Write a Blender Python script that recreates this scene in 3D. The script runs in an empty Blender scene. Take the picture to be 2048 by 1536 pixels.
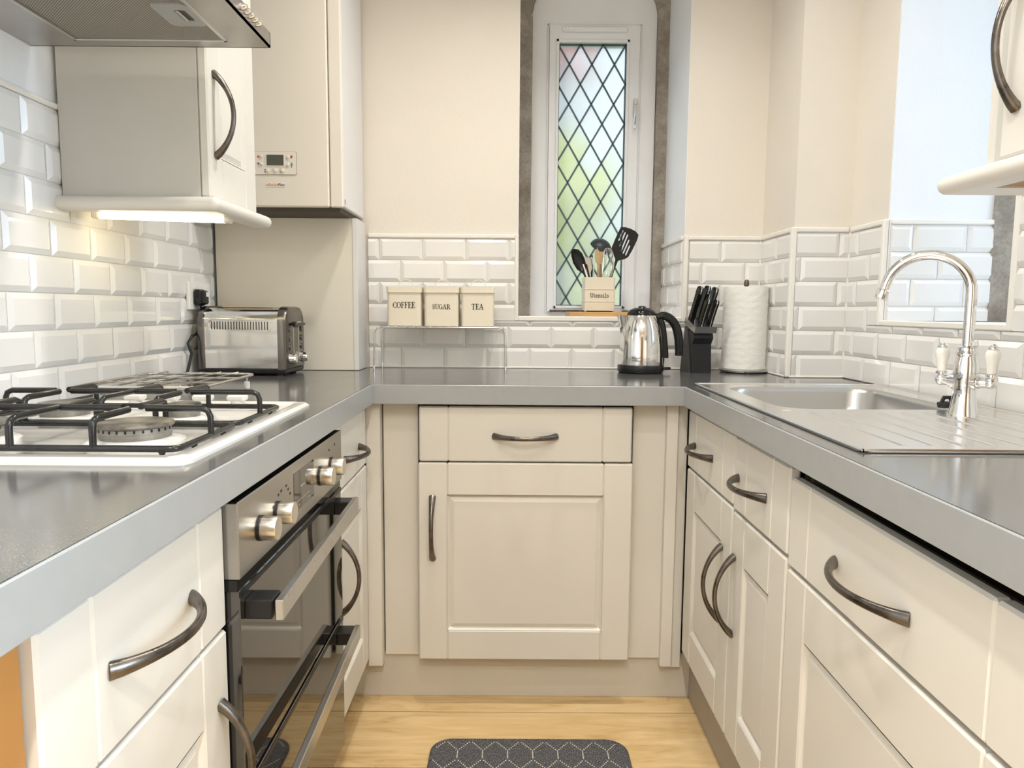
import bpy, bmesh, math, random
from mathutils import Vector, Matrix, geometry as mgeo
random.seed(7)
PI = math.pi
sc = bpy.context.scene
col = sc.collection

# ------------------------------------------------------------------ camera
F_PX, PITCH, ROLL, YAW, CAM_H = 1435.5, .1034, .0075, -.0024, 1.0983
def _cam_dir(x, y):
    c, s = math.cos(ROLL), math.sin(ROLL)
    px, py = c*x + s*y, -s*x + c*y
    d = (px, F_PX, -py)
    cp, sp = math.cos(PITCH), math.sin(PITCH)
    yy, zz = cp*d[1] + sp*d[2], -sp*d[1] + cp*d[2]
    c, s = math.cos(YAW), math.sin(YAW)
    return Vector((c*d[0] - s*yy, s*d[0] + c*yy, zz))
_f = _cam_dir(0, 0)
_r = (_cam_dir(1000, 0) - _f).normalized()
_u = (_cam_dir(0, -1000) - _f).normalized()
_f.normalize()
cam = bpy.data.cameras.new('camera')
cam.sensor_fit = 'HORIZONTAL'; cam.sensor_width = 36.0
cam.lens = F_PX*36.0/2048.0
cam.clip_start = .02
cam_o = bpy.data.objects.new('camera', cam); col.objects.link(cam_o)
cam_o.matrix_world = Matrix(((_r.x, _u.x, -_f.x, 0), (_r.y, _u.y, -_f.y, 0), (_r.z, _u.z, -_f.z, CAM_H), (0, 0, 0, 1)))
sc.camera = cam_o

# ------------------------------------------------------------------ world, lights, exposure
sc.view_settings.view_transform = 'Standard'
sc.view_settings.look = 'None'
sc.view_settings.gamma = 1.0
sc.view_settings.use_curve_mapping = False
sc.view_settings.exposure = 0.46
try:
    sc.cycles.use_denoising = True
    sc.cycles.max_bounces = 10
    sc.cycles.diffuse_bounces = 6
    sc.cycles.glossy_bounces = 5
    sc.cycles.transparent_max_bounces = 12
    sc.cycles.sample_clamp_indirect = 6.0
except Exception:
    pass
world = bpy.data.worlds.new('overcast_sky'); sc.world = world
world.use_nodes = True
wb = world.node_tree.nodes['Background']
wb.inputs[0].default_value = (.74, .87, 1.0, 1)
wb.inputs[1].default_value = 1.4

sun = bpy.data.lights.new('added_sun', 'SUN'); sun.energy = 2.6; sun.angle = math.radians(25); sun.color = (.92, .96, 1.0)
sun_o = bpy.data.objects.new('added_sun', sun); col.objects.link(sun_o)
sun_o.rotation_euler = Vector((-.62, .62, .50)).to_track_quat('Z', 'Y').to_euler()      # added to brighten the rear recess; high behind the house, left of the window

CEIL = 2.42
WARM = (1.0, .955, .885)
def downlight(x, y, w, size=.07, spread=140):
    l = bpy.data.lights.new('ceiling_downlight', 'AREA')
    l.shape = 'DISK'; l.size = size; l.energy = w; l.color = WARM; l.spread = math.radians(spread)
    o = bpy.data.objects.new('ceiling_downlight', l); col.objects.link(o)
    o.location = (x, y, CEIL - .012)
    return o
for x, y, w in ((-.12, 1.68, 4.3), (.42, 1.68, 3.8), (.06, .75, 3.6), (.06, -.55, 15.5), (-.45, -.1, 3), (.55, -.1, 3), (.06, -1.45, 12)):
    downlight(x, y, w)
def daylight(loc, rot, sx, sy, w, colr):
    l = bpy.data.lights.new('window_daylight', 'AREA')
    l.shape = 'RECTANGLE'; l.size = sx; l.size_y = sy; l.energy = w; l.color = colr
    o = bpy.data.objects.new('window_daylight', l); col.objects.link(o)
    l.spread = math.radians(110)
    o.location = loc; o.rotation_euler = rot
    return o
daylight((2.10, 1.70, 1.85), (0, math.radians(86), 0), 1.3, .7, 5.2, (.54, .75, 1.0))      # through the side window
daylight((1.75, -.10, 1.75), (0, math.radians(86), 0), 1.2, .95, 32, (.60, .80, 1.0))      # added cool fill from the right, shining in at the added window

# ------------------------------------------------------------------ materials
def nodes_of(name):
    m = bpy.data.materials.new(name); m.use_nodes = True
    nt = m.node_tree
    return m, nt, nt.nodes['Principled BSDF']
def coords(nt, scale=(1, 1, 1), kind='Object'):
    tc = nt.nodes.new('ShaderNodeTexCoord'); mp = nt.nodes.new('ShaderNodeMapping')
    mp.inputs['Scale'].default_value = scale
    nt.links.new(tc.outputs[kind], mp.inputs[0])
    return mp.outputs[0]
def noise(nt, vec, scale, detail=4, rough=.55):
    n = nt.nodes.new('ShaderNodeTexNoise')
    n.inputs['Scale'].default_value = scale; n.inputs['Detail'].default_value = detail; n.inputs['Roughness'].default_value = rough
    nt.links.new(vec, n.inputs['Vector'])
    return n.outputs['Fac']
def ramp(nt, fac, stops):
    r = nt.nodes.new('ShaderNodeValToRGB')
    e = r.color_ramp.elements
    while len(e) < len(stops): e.new(.5)
    for el, (p, c) in zip(e, stops):
        el.position = p; el.color = (*c, 1)
    nt.links.new(fac, r.inputs[0])
    return r.outputs[0]
def bump(nt, b, fac, strength, dist):
    n = nt.nodes.new('ShaderNodeBump')
    n.inputs['Strength'].default_value = strength; n.inputs['Distance'].default_value = dist
    nt.links.new(fac, n.inputs['Height']); nt.links.new(n.outputs[0], b.inputs['Normal'])
def mat(name, c, rough=.5, metal=0, var=.04, nscale=6, bmp=0, bscale=40, ior=1.45, coat=0, stretch=(1, 1, 1), rvar=0):
    m, nt, b = nodes_of(name)
    v = coords(nt, stretch)
    f = noise(nt, v, nscale)
    lo = tuple(max(0, x*(1-var)) for x in c); hi = tuple(min(1, x*(1+var)) for x in c)
    nt.links.new(ramp(nt, f, [(.3, lo), (.7, hi)]), b.inputs['Base Color'])
    b.inputs['Roughness'].default_value = rough
    if rvar:
        mr = nt.nodes.new('ShaderNodeMapRange')
        mr.inputs['To Min'].default_value = max(.01, rough-rvar); mr.inputs['To Max'].default_value = rough+rvar
        nt.links.new(f, mr.inputs['Value']); nt.links.new(mr.outputs[0], b.inputs['Roughness'])
    b.inputs['Metallic'].default_value = metal
    b.inputs['IOR'].default_value = ior
    if coat:
        b.inputs['Coat Weight'].default_value = coat; b.inputs['Coat Roughness'].default_value = .08
    if bmp: bump(nt, b, noise(nt, v, bscale, 3), bmp, .002)
    return m
def emit(name, c, s):
    m, nt, b = nodes_of(name)
    b.inputs['Base Color'].default_value = (*c, 1)
    b.inputs['Emission Color'].default_value = (*c, 1); b.inputs['Emission Strength'].default_value = s
    return m

M = {}
M['wall'] = mat('cream_wall_paint', (.79, .735, .655), .75, bmp=.25, bscale=90, var=.02, nscale=3)
M['wall_white'] = mat('white_wall_paint', (.84, .855, .87), .7, bmp=.25, bscale=90, var=.02, nscale=3)
M['ceiling'] = mat('ceiling_paint', (.86, .84, .81), .8, var=.01)
M['tile'] = mat('white_glazed_tile', (.80, .785, .76), .10, var=.02, nscale=5, coat=.3)
M['grout'] = mat('pale_grout', (.72, .70, .66), .85, bmp=.3, bscale=200)
M['trim'] = mat('white_trim_plastic', (.85, .82, .76), .25, var=.01)
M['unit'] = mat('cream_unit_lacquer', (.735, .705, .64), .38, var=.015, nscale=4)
M['unit_shaded'] = mat('shaded_unit_side', (.60, .585, .53), .45, var=.02)  # unit cream darkened, painting in the shade on the cabinet side
M['carcass'] = mat('dark_gap_carcass', (.10, .085, .07), .8)
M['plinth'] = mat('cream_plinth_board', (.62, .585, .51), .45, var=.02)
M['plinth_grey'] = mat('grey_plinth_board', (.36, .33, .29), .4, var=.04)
M['fascia'] = mat('grey_worktop_edging', (.35, .36, .36), .30, var=.03, nscale=30)
M['pewter'] = mat('aged_pewter', (.17, .15, .13), .30, 1, var=.35, nscale=40, bmp=.15, bscale=120, rvar=.1)
M['steel'] = mat('brushed_steel', (.60, .59, .57), .28, 1, var=.03, nscale=3, rvar=.03)
M['steel_x'] = mat('brushed_steel_panel', (.40, .39, .375), .22, 1, var=.05, nscale=10, stretch=(60, 1, 60), rvar=.06)
M['hood_steel'] = mat('hood_steel', (.50, .475, .445), .36, 1, var=.15, nscale=6, rvar=.1)
M['polished'] = mat('polished_steel', (.80, .79, .77), .10, 1, var=.04, rvar=.03)
M['chrome'] = mat('chrome', (.86, .86, .86), .04, 1, var=.01)
M['sink'] = mat('sink_steel', (.84, .83, .81), .25, 1, var=.015, nscale=8, rvar=.02)
M['sink_bowl'] = mat('shaded_bowl_steel', (.58, .575, .56), .30, 1, var=.02, nscale=8)  # sink steel darkened to paint the shade inside the bowl
M['gunmetal'] = mat('gunmetal_cap', (.20, .19, .18), .26, 1, var=.08)
M['black_gloss'] = mat('glossy_black', (.007, .007, .007), .12, var=.1)
M['black'] = mat('black_plastic', (.009, .009, .010), .33, var=.15)
M['enamel_black'] = mat('black_enamel_iron', (.016, .015, .014), .22, var=.3, nscale=30)
M['enamel'] = mat('white_enamel', (.76, .735, .68), .12, var=.015, coat=.3)
M['burner'] = mat('worn_burner_alloy', (.30, .28, .25), .5, .7, var=.3, nscale=40)
M['burner_cap'] = mat('burner_cap_enamel', (.17, .15, .125), .35, .3, var=.7, nscale=25)
M['oven_glass'] = mat('dark_oven_glass', (.016, .014, .012), .03, var=.1, ior=2.1)
M['knob'] = mat('satin_knob', (.72, .68, .60), .30, 1, var=.03)
M['canister'] = mat('cream_enamel_tin', (.78, .71, .57), .28, var=.01)
M['ink'] = mat('dark_lettering', (.02, .02, .02), .5)
M['wire'] = mat('chrome_wire', (.78, .77, .74), .14, 1, var=.05)
M['boiler'] = mat('boiler_casing', (.78, .73, .64), .42, var=.01)
M['boiler_daylit'] = mat('boiler_casing_daylit', (.78, .77, .75), .42, var=.01)  # boiler cream made cooler, painting in daylight on its right side
M['casing'] = mat('boxing_panel', (.74, .70, .605), .40, var=.015)
M['casing_daylit'] = mat('boxing_panel_daylit', (.72, .71, .69), .38, var=.015)  # boxing cream cooled to paint the daylight falling on its side board
M['frame'] = mat('white_window_paint', (.87, .88, .90), .4, var=.02)
M['lead'] = mat('leading', (.10, .145, .165), .5, .2, var=.15)
M['bamboo'] = mat('bamboo_board', (.55, .32, .12), .45, var=.25, nscale=8, stretch=(2, 20, 40))
M['paper'] = mat('kitchen_paper', (.84, .82, .76), .95, var=.02, bmp=.6, bscale=60)
def make_paper():
    m, nt, b = nodes_of('embossed_kitchen_paper')
    v = coords(nt, (1, 1, .8))
    w = nt.nodes.new('ShaderNodeTexWave'); w.wave_type = 'RINGS'; w.inputs['Scale'].default_value = 85; w.inputs['Distortion'].default_value = 14; w.inputs['Detail'].default_value = 1.5; w.inputs['Detail Scale'].default_value = 1.6
    nt.links.new(v, w.inputs['Vector'])
    b.inputs['Base Color'].default_value = (.85, .84, .79, 1); b.inputs['Roughness'].default_value = .95
    bump(nt, b, w.outputs['Fac'], .30, .0015)
    return m
M['paper'] = make_paper()
M['porcelain'] = mat('porcelain', (.84, .81, .74), .08, var=.01, coat=.5)
M['dark_grey'] = mat('dark_grey_satin', (.055, .052, .050), .35)
M['rubber'] = mat('black_rubber', (.02, .02, .02), .6)
M['wood_spoon'] = mat('spoon_wood', (.52, .37, .20), .6, var=.15, nscale=20)
M['ladle'] = mat('black_blue_ladle', (.03, .04, .045), .35, var=.1)
M['oak'] = mat('orange_oak', (.42, .20, .055), .45, var=.25, nscale=5, stretch=(1, 1, .15))
M['socket'] = mat('white_socket', (.86, .85, .82), .25, var=.01)
M['screen'] = mat('grey_lcd', (.10, .10, .075), .15)
M['red'] = mat('red_mark', (.55, .04, .04), .5)
M['green'] = mat('green_mark', (.05, .25, .08), .5)
M['navy'] = mat('dark_blue_mark', (.04, .05, .13), .5)
M['orange'] = mat('orange_mark', (.75, .28, .03), .5)
M['label_white'] = mat('pale_sticker', (.80, .76, .70), .4)
M['cap_brown'] = mat('bronze_cap', (.16, .12, .09), .3, .8)
M['tube'] = emit('lit_tube', (1.0, .86, .55), 14)
M['stitch'] = mat('cream_stitch', (.70, .66, .56), .9)
M['leaf_a'] = mat('yellow_green_leaf', (.80, .82, .24), .7, var=.35, nscale=3)
M['leaf_b'] = mat('green_leaf', (.42, .62, .42), .7, var=.35, nscale=3)
M['blossom'] = mat('pink_blossom', (.85, .32, .36), .7, var=.25, nscale=3)
M['bark'] = mat('bark', (.12, .08, .05), .9)
M['lawn'] = mat('lawn', (.12, .22, .06), .9, var=.3)

def make_worktop_mat():
    m, nt, b = nodes_of('speckled_grey_worktop')
    v = coords(nt)
    f = noise(nt, v, 520, 2, .6)
    g = noise(nt, v, 14, 4)
    c1 = ramp(nt, f, [(.32, (.06, .059, .056)), (.5, (.11, .108, .103)), (.70, (.19, .186, .177))])
    mx = nt.nodes.new('ShaderNodeMixRGB'); mx.blend_type = 'MULTIPLY'; mx.inputs[0].default_value = .5
    nt.links.new(c1, mx.inputs[1]); nt.links.new(ramp(nt, g, [(.3, (.7, .7, .7)), (.7, (1, 1, 1))]), mx.inputs[2])
    nt.links.new(mx.outputs[0], b.inputs['Base Color'])
    mr = nt.nodes.new('ShaderNodeMapRange'); mr.inputs['To Min'].default_value = .09; mr.inputs['To Max'].default_value = .18
    nt.links.new(g, mr.inputs['Value']); nt.links.new(mr.outputs[0], b.inputs['Roughness'])
    b.inputs['IOR'].default_value = 2.2
    return m
M['worktop'] = make_worktop_mat()
def make_stone():
    m, nt, b = nodes_of('weathered_stone')
    v = coords(nt)
    f = noise(nt, v, 9, 8, .65); g = noise(nt, v, 130, 5, .7)
    mx = nt.nodes.new('ShaderNodeMixRGB'); mx.blend_type = 'MULTIPLY'; mx.inputs[0].default_value = .6
    nt.links.new(ramp(nt, f, [(.28, (.20, .165, .13)), (.5, (.40, .355, .30)), (.72, (.58, .54, .48))]), mx.inputs[1])
    nt.links.new(ramp(nt, g, [(.3, (.55, .55, .55)), (.65, (1, 1, 1))]), mx.inputs[2])
    nt.links.new(mx.outputs[0], b.inputs['Base Color'])
    b.inputs['Roughness'].default_value = .95
    bump(nt, b, g, .8, .004)
    return m
M['stone'] = make_stone()
def make_wood():
    m, nt, b = nodes_of('light_oak_floorboard')
    tc = nt.nodes.new('ShaderNodeTexCoord'); oi = nt.nodes.new('ShaderNodeObjectInfo')
    add = nt.nodes.new('ShaderNodeVectorMath'); add.operation = 'ADD'
    nt.links.new(tc.outputs['Object'], add.inputs[0]); nt.links.new(oi.outputs['Random'], add.inputs[1])
    mp = nt.nodes.new('ShaderNodeMapping'); mp.inputs['Scale'].default_value = (1.1, 9, 1)
    nt.links.new(add.outputs[0], mp.inputs[0])
    w = nt.nodes.new('ShaderNodeTexNoise'); w.inputs['Scale'].default_value = 2.6; w.inputs['Detail'].default_value = 9; w.inputs['Roughness'].default_value = .62; w.inputs['Distortion'].default_value = 1.2
    nt.links.new(mp.outputs[0], w.inputs['Vector'])
    c = ramp(nt, w.outputs['Fac'], [(.25, (.40, .245, .10)), (.42, (.62, .43, .20)), (.6, (.72, .53, .28)), (.8, (.80, .62, .36))])
    nt.links.new(c, b.inputs['Base Color'])
    b.inputs['Roughness'].default_value = .34
    bump(nt, b, w.outputs['Fac'], .15, .001)
    return m
M['wood'] = make_wood()
def make_mat_mat():
    m, nt, b = nodes_of('charcoal_woven_mat')
    v = coords(nt, (1, .35, 1))
    f = noise(nt, v, 420, 2, .8)
    nt.links.new(ramp(nt, f, [(.35, (.03, .03, .033)), (.55, (.10, .10, .106)), (.75, (.27, .265, .26))]), b.inputs['Base Color'])
    b.inputs['Roughness'].default_value = .95
    bump(nt, b, f, .8, .003)
    return m
M['mat'] = make_mat_mat()
def make_filter():
    m, nt, b = nodes_of('perforated_filter_mesh')
    v = coords(nt, (240, 240, 240))
    w = nt.nodes.new('ShaderNodeTexWave'); w.wave_type = 'BANDS'; w.bands_direction = 'DIAGONAL'; w.inputs['Scale'].default_value = .5
    w2 = nt.nodes.new('ShaderNodeTexWave'); w2.wave_type = 'BANDS'; w2.bands_direction = 'Y'; w2.inputs['Scale'].default_value = .9
    nt.links.new(v, w.inputs['Vector']); nt.links.new(v, w2.inputs['Vector'])
    mx = nt.nodes.new('ShaderNodeMath'); mx.operation = 'MULTIPLY'
    nt.links.new(w.outputs['Fac'], mx.inputs[0]); nt.links.new(w2.outputs['Fac'], mx.inputs[1])
    nt.links.new(ramp(nt, mx.outputs[0], [(.1, (.20, .18, .15)), (.5, (.55, .52, .46))]), b.inputs['Base Color'])
    b.inputs['Metallic'].default_value = .6; b.inputs['Roughness'].default_value = .5
    bump(nt, b, mx.outputs[0], .5, .002)
    return m
M['filter'] = make_filter()
def make_obscure_glass():
    m, nt, b = nodes_of('obscured_glass')
    out = nt.nodes['Material Output']; nt.nodes.remove(b)
    v = coords(nt)
    f = noise(nt, v, 260, 3, .7)
    bp = nt.nodes.new('ShaderNodeBump'); bp.inputs['Strength'].default_value = .55; bp.inputs['Distance'].default_value = .003
    nt.links.new(f, bp.inputs['Height'])
    rf = nt.nodes.new('ShaderNodeBsdfRefraction'); rf.inputs['Roughness'].default_value = .34; rf.inputs['IOR'].default_value = 1.15
    rf.inputs['Color'].default_value = (.60, .60, .58, 1)
    gl = nt.nodes.new('ShaderNodeBsdfGlossy'); gl.inputs['Roughness'].default_value = .15
    tr = nt.nodes.new('ShaderNodeBsdfTranslucent'); tr.inputs['Color'].default_value = (.68, .70, .68, 1)
    for n in (rf, gl): nt.links.new(bp.outputs[0], n.inputs['Normal'])
    m1 = nt.nodes.new('ShaderNodeMixShader'); m1.inputs[0].default_value = .30
    nt.links.new(rf.outputs[0], m1.inputs[1]); nt.links.new(tr.outputs[0], m1.inputs[2])
    m2 = nt.nodes.new('ShaderNodeMixShader'); m2.inputs[0].default_value = .04
    nt.links.new(m1.outputs[0], m2.inputs[1]); nt.links.new(gl.outputs[0], m2.inputs[2])
    nt.links.new(m2.outputs[0], out.inputs[0])
    return m
M['glass'] = make_obscure_glass()
def make_clear_glass():
    m, nt, b = nodes_of('clear_window_glass')
    out = nt.nodes['Material Output']; nt.nodes.remove(b)
    t = nt.nodes.new('ShaderNodeBsdfTransparent'); g = nt.nodes.new('ShaderNodeBsdfGlossy'); g.inputs['Roughness'].default_value = .02
    mx = nt.nodes.new('ShaderNodeMixShader'); mx.inputs[0].default_value = .06
    nt.links.new(t.outputs[0], mx.inputs[1]); nt.links.new(g.outputs[0], mx.inputs[2]); nt.links.new(mx.outputs[0], out.inputs[0])
    return m
M['clear'] = make_clear_glass()

# ------------------------------------------------------------------ mesh helpers
class G:
    """collects shapes; build() links them as ONE mesh object"""
    def __init__(s, tf=None): s.v = []; s.f = []; s.tf = tf
    def add(s, vs, fs):
        n = len(s.v)
        s.v += [tuple(s.tf(*p)) if s.tf else tuple(p) for p in vs]
        s.f += [tuple(i+n for i in f) for f in fs]
        return s
    def box(s, x0, x1, y0, y1, z0, z1, c=0):
        x0, x1 = min(x0, x1), max(x0, x1); y0, y1 = min(y0, y1), max(y0, y1); z0, z1 = min(z0, z1), max(z0, z1)
        if c <= 0:
            vs = [(x, y, z) for x in (x0, x1) for y in (y0, y1) for z in (z0, z1)]
            fs = [(0, 1, 3, 2), (4, 6, 7, 5), (0, 4, 5, 1), (2, 3, 7, 6), (0, 2, 6, 4), (1, 5, 7, 3)]
            return s.add(vs, fs)
        c = min(c, .49*min(x1-x0, y1-y0, z1-z0))
        vs = []; idx = {}
        for i, x in enumerate((x0, x1)):
            for j, y in enumerate((y0, y1)):
                for k, z in enumerate((z0, z1)):
                    sx, sy, sz = (1, -1)[i], (1, -1)[j], (1, -1)[k]
                    for a, p in enumerate(((x, y+sy*c, z+sz*c), (x+sx*c, y, z+sz*c), (x+sx*c, y+sy*c, z))):
                        idx[i, j, k, a] = len(vs); vs.append(p)
        fs = []
        for i in (0, 1): fs.append([idx[i, j, k, 0] for j, k in ((0, 0), (1, 0), (1, 1), (0, 1))])
        for j in (0, 1): fs.append([idx[i, j, k, 1] for i, k in ((0, 0), (1, 0), (1, 1), (0, 1))])
        for k in (0, 1): fs.append([idx[i, j, k, 2] for i, j in ((0, 0), (1, 0), (1, 1), (0, 1))])
        for j in (0, 1):
            for k in (0, 1): fs.append([idx[0, j, k, 1], idx[1, j, k, 1], idx[1, j, k, 2], idx[0, j, k, 2]])
        for i in (0, 1):
            for k in (0, 1): fs.append([idx[i, 0, k, 0], idx[i, 1, k, 0], idx[i, 1, k, 2], idx[i, 0, k, 2]])
        for i in (0, 1):
            for j in (0, 1): fs.append([idx[i, j, 0, 0], idx[i, j, 1, 0], idx[i, j, 1, 1], idx[i, j, 0, 1]])
        for i in (0, 1):
            for j in (0, 1):
                for k in (0, 1): fs.append([idx[i, j, k, a] for a in (0, 1, 2)])
        return s.add(vs, fs)
    def lathe(s, prof, n=24, o=(0, 0, 0), axis='z', cap=True, m=None):
        o = Vector(o); vs = []; fs = []
        for r, h in prof:
            for i in range(n):
                a = 2*PI*i/n; p = (r*math.cos(a), r*math.sin(a), h)
                if m is not None: p = tuple(m @ Vector(p))
                elif axis == 'x': p = (p[2], p[0], p[1])
                elif axis == 'y': p = (p[0], p[2], p[1])
                vs.append((p[0]+o.x, p[1]+o.y, p[2]+o.z))
        k = len(prof)
        for j in range(k-1):
            for i in range(n):
                a, b = j*n+i, j*n+(i+1) % n
                fs.append((a, b, b+n, a+n))
        if cap:
            fs.append(tuple(range(n-1, -1, -1))); fs.append(tuple((k-1)*n+i for i in range(n)))
        return s.add(vs, fs)
    def tube(s, pts, r, n=8, cap=True, closed=False, flat=1.0, up=None):
        pts = [Vector(p) for p in pts]; k = len(pts)
        rs = r if isinstance(r, (list, tuple)) else [r]*k
        vs = []; fs = []; prev = None
        for i, p in enumerate(pts):
            if closed: t = pts[(i+1) % k]-pts[i-1]
            else: t = pts[min(i+1, k-1)]-pts[max(i-1, 0)]
            t.normalize()
            if prev is None:
                a = Vector(up) if up else (Vector((0, 0, 1)) if abs(t.z) < .9 else Vector((1, 0, 0)))
                prev = (a - t*a.dot(t)).normalized()
            else:
                prev = (prev - t*prev.dot(t)).normalized()
            b = t.cross(prev)
            for j in range(n):
                q = 2*PI*j/n
                vs.append(p + prev*(rs[i]*math.cos(q)) + b*(rs[i]*flat*math.sin(q)))
        m = k if closed else k-1
        for i in range(m):
            for j in range(n):
                a, b2 = i*n+j, i*n+(j+1) % n
                c, d = ((i+1) % k)*n+j, ((i+1) % k)*n+(j+1) % n
                fs.append((a, b2, d, c))
        if cap and not closed:
            fs.append(tuple(range(n-1, -1, -1))); fs.append(tuple((k-1)*n+j for j in range(n)))
        return s.add([tuple(v) for v in vs], fs)
    def prism(s, poly, a, b, axis='y', holes=()):
        """2-D outline (with holes) extruded along an axis"""
        def P(p, t):
            if axis == 'y': return (p[0], t, p[1])
            if axis == 'x': return (t, p[0], p[1])
            return (p[0], p[1], t)
        loops = [list(poly)] + [list(h) for h in holes]
        flat = [p for l in loops for p in l]; n = len(flat)
        vs = [P(p, a) for p in flat] + [P(p, b) for p in flat]
        fs = []
        if holes:
            tri = mgeo.tessellate_polygon([[Vector((p[0], p[1], 0)) for p in l] for l in loops])
            for t in tri: fs.append(tuple(t)); fs.append(tuple(i+n for i in reversed(t)))
        else:
            fs.append(tuple(range(n))); fs.append(tuple(n+i for i in reversed(range(n))))
        st = 0
        for l in loops:
            m = len(l)
            for i in range(m):
                x, y = st+i, st+(i+1) % m
                fs.append((x, y, y+n, x+n))
            st += m
        return s.add(vs, fs)
    def sphere(s, c, r, n=12, sq=(1, 1, 1)):
        prof = []
        for i in range(n//2+1):
            a = PI*i/(n//2)
            prof.append((max(1e-4, r*math.sin(a)), -r*math.cos(a)))
        g = G(); g.lathe(prof, n)
        return s.add([(p[0]*sq[0]+c[0], p[1]*sq[1]+c[1], p[2]*sq[2]+c[2]) for p in g.v], g.f)
    def mesh(s, name, off=(0, 0, 0), smooth=None, recalc=True):
        me = bpy.data.meshes.new(name)
        me.from_pydata([(p[0]-off[0], p[1]-off[1], p[2]-off[2]) for p in s.v], [], s.f)
        if recalc:
            bm = bmesh.new(); bm.from_mesh(me)
            bmesh.ops.recalc_face_normals(bm, faces=bm.faces)
            bm.to_mesh(me); bm.free()
        if smooth:
            me.shade_smooth()
            try: me.set_sharp_from_angle(angle=math.radians(smooth))
            except Exception: pass
        return me
    def build(s, name, m, parent=None, off=None, smooth=None, label=None):
        if off is None: off = root_off(parent)
        me = s.mesh(name, off, smooth)
        return link(name, me, m, parent, label)
def link(name, me, m, parent=None, label=None):
    if m is not None and not me.materials: me.materials.append(M[m] if isinstance(m, str) else m)
    o = bpy.data.objects.new(name, me); col.objects.link(o)
    if parent is not None: o.parent = parent
    if label: o['label'] = label
    return o
def root_off(p):
    if p is None: return (0, 0, 0)
    while p.parent is not None: p = p.parent
    return (0, 0, 0) if p.get('_local') else tuple(p.location)
def thing(name, label, cat, loc=(0, 0, 0), rotz=0, group=None, local=False, kind=None):
    o = bpy.data.objects.new(name, None); col.objects.link(o)
    o.empty_display_size = .05
    o.location = loc; o.rotation_euler = (0, 0, rotz)
    if label: o['label'] = label
    if cat: o['category'] = cat
    if group: o['group'] = group
    if local: o['_local'] = 1
    if kind: o['kind'] = kind
    return o
def tag(o, label, cat, group=None):
    o['label'] = label; o['category'] = cat
    if group: o['group'] = group
    return o
def struct(o, label=None):
    o['kind'] = 'structure'
    if label: o['label'] = label
    return o
def arc(cx, cy, r, a0, a1, n):
    return [(cx+r*math.cos(math.radians(a0+(a1-a0)*i/n)), cy+r*math.sin(math.radians(a0+(a1-a0)*i/n))) for i in range(n+1)]
def rrect(x0, x1, y0, y1, r, n=5):
    return arc(x1-r, y1-r, r, 0, 90, n)+arc(x0+r, y1-r, r, 90, 180, n)+arc(x0+r, y0+r, r, 180, 270, n)+arc(x1-r, y0+r, r, 270, 360, n)
def circle(cx, cy, r, n=16): return [(cx+r*math.cos(2*PI*i/n), cy+r*math.sin(2*PI*i/n)) for i in range(n)]

# ------------------------------------------------------------------ key planes
XL, XR = -.943, 1.010            # side walls
YB = 2.435                       # back wall
WT = .900                        # worktop top
FXL, FXR, FY = -.362, .4575, 1.875   # worktop front edges
FT = .052                        # edging height
YN = -2.0                        # wall behind the camera

# ------------------------------------------------------------------ room shell
g = G(); g.box(XL-.3, XR+.6, YN-.2, YB+.5, -.06, -.012)
floor = struct(g.build('floor', 'carcass'), 'light oak plank floor')
PW = .243
def plank(x0, x1, y0, y1):
    g = G(); g.box(x0+.0008, x1-.0008, y0+.0020, y1-.0020, -.012, 0, .0004)
    cx, cy = (x0+x1)/2, (y0+y1)/2
    me = g.mesh('plank', (cx, cy, 0))
    o = link('plank', me, 'wood', floor); o.location = (cx, cy, 0)
k = 0
yy = 1.865 + PW
while yy > YN:
    off = [.02, -.15, .10, -.08][k % 4]
    x = XL - .9 + off
    while x < XR:
        a, b = max(x, XL), min(x+1.28, XR)
        if b - a > .02: plank(a, b, max(yy-PW, YN), yy)
        x += 1.28
    yy -= PW; k += 1

# back wall with the deep window recess
OX0, OX1, OZ0, OZ1 = .022, .580, 1.070, 2.36      # recess opening
YS = 2.76                                         # face of the stone surround
g = G()
g.box(XL-.3, OX0, YB, YB+.5, 0, CEIL)
g.box(OX1, XR+.6, YB, YB+.5, 0, CEIL)
g.box(OX0, OX1, YB, YB+.5, 0, OZ0)
g.box(OX0, OX1, YB, YB+.5, OZ1, CEIL)
wall_back = struct(g.build('wall_back', 'wall'), 'cream painted back wall with metro tile splashback')
g = G(); g.box(XL-.3, XL, YN-.2, YB, 0, CEIL)
wall_left = struct(g.build('wall_left', 'wall_white'), 'left wall with white metro tiles')
# right wall with its window recess
WY0, WY1, WZ0, WZ1 = 1.450, 1.960, 1.072, 2.30
g = G()
VY0, VY1, VZ0, VZ1 = -.55, .35, 1.00, 2.25      # added unseen window opening behind the camera, for more daylight
g.box(XR, XR+.42, YN-.2, VY0, 0, CEIL); g.box(XR, XR+.42, VY1, WY0, 0, CEIL); g.box(XR, XR+.42, VY0, VY1, 0, VZ0); g.box(XR, XR+.42, VY0, VY1, VZ1, CEIL)
g.box(XR, XR+.42, WY1, YB, 0, CEIL)
g.box(XR, XR+.42, WY0, WY1, 0, WZ0); g.box(XR, XR+.42, WY0, WY1, WZ1, CEIL)
wall_right = struct(g.build('wall_right', 'wall'), 'right wall with deep window recess and metro tiles')
g = G(); g.box(XL-.3, XR+.6, YN-.2, YN, 0, CEIL)
struct(g.build('wall_front', 'wall'))
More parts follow.
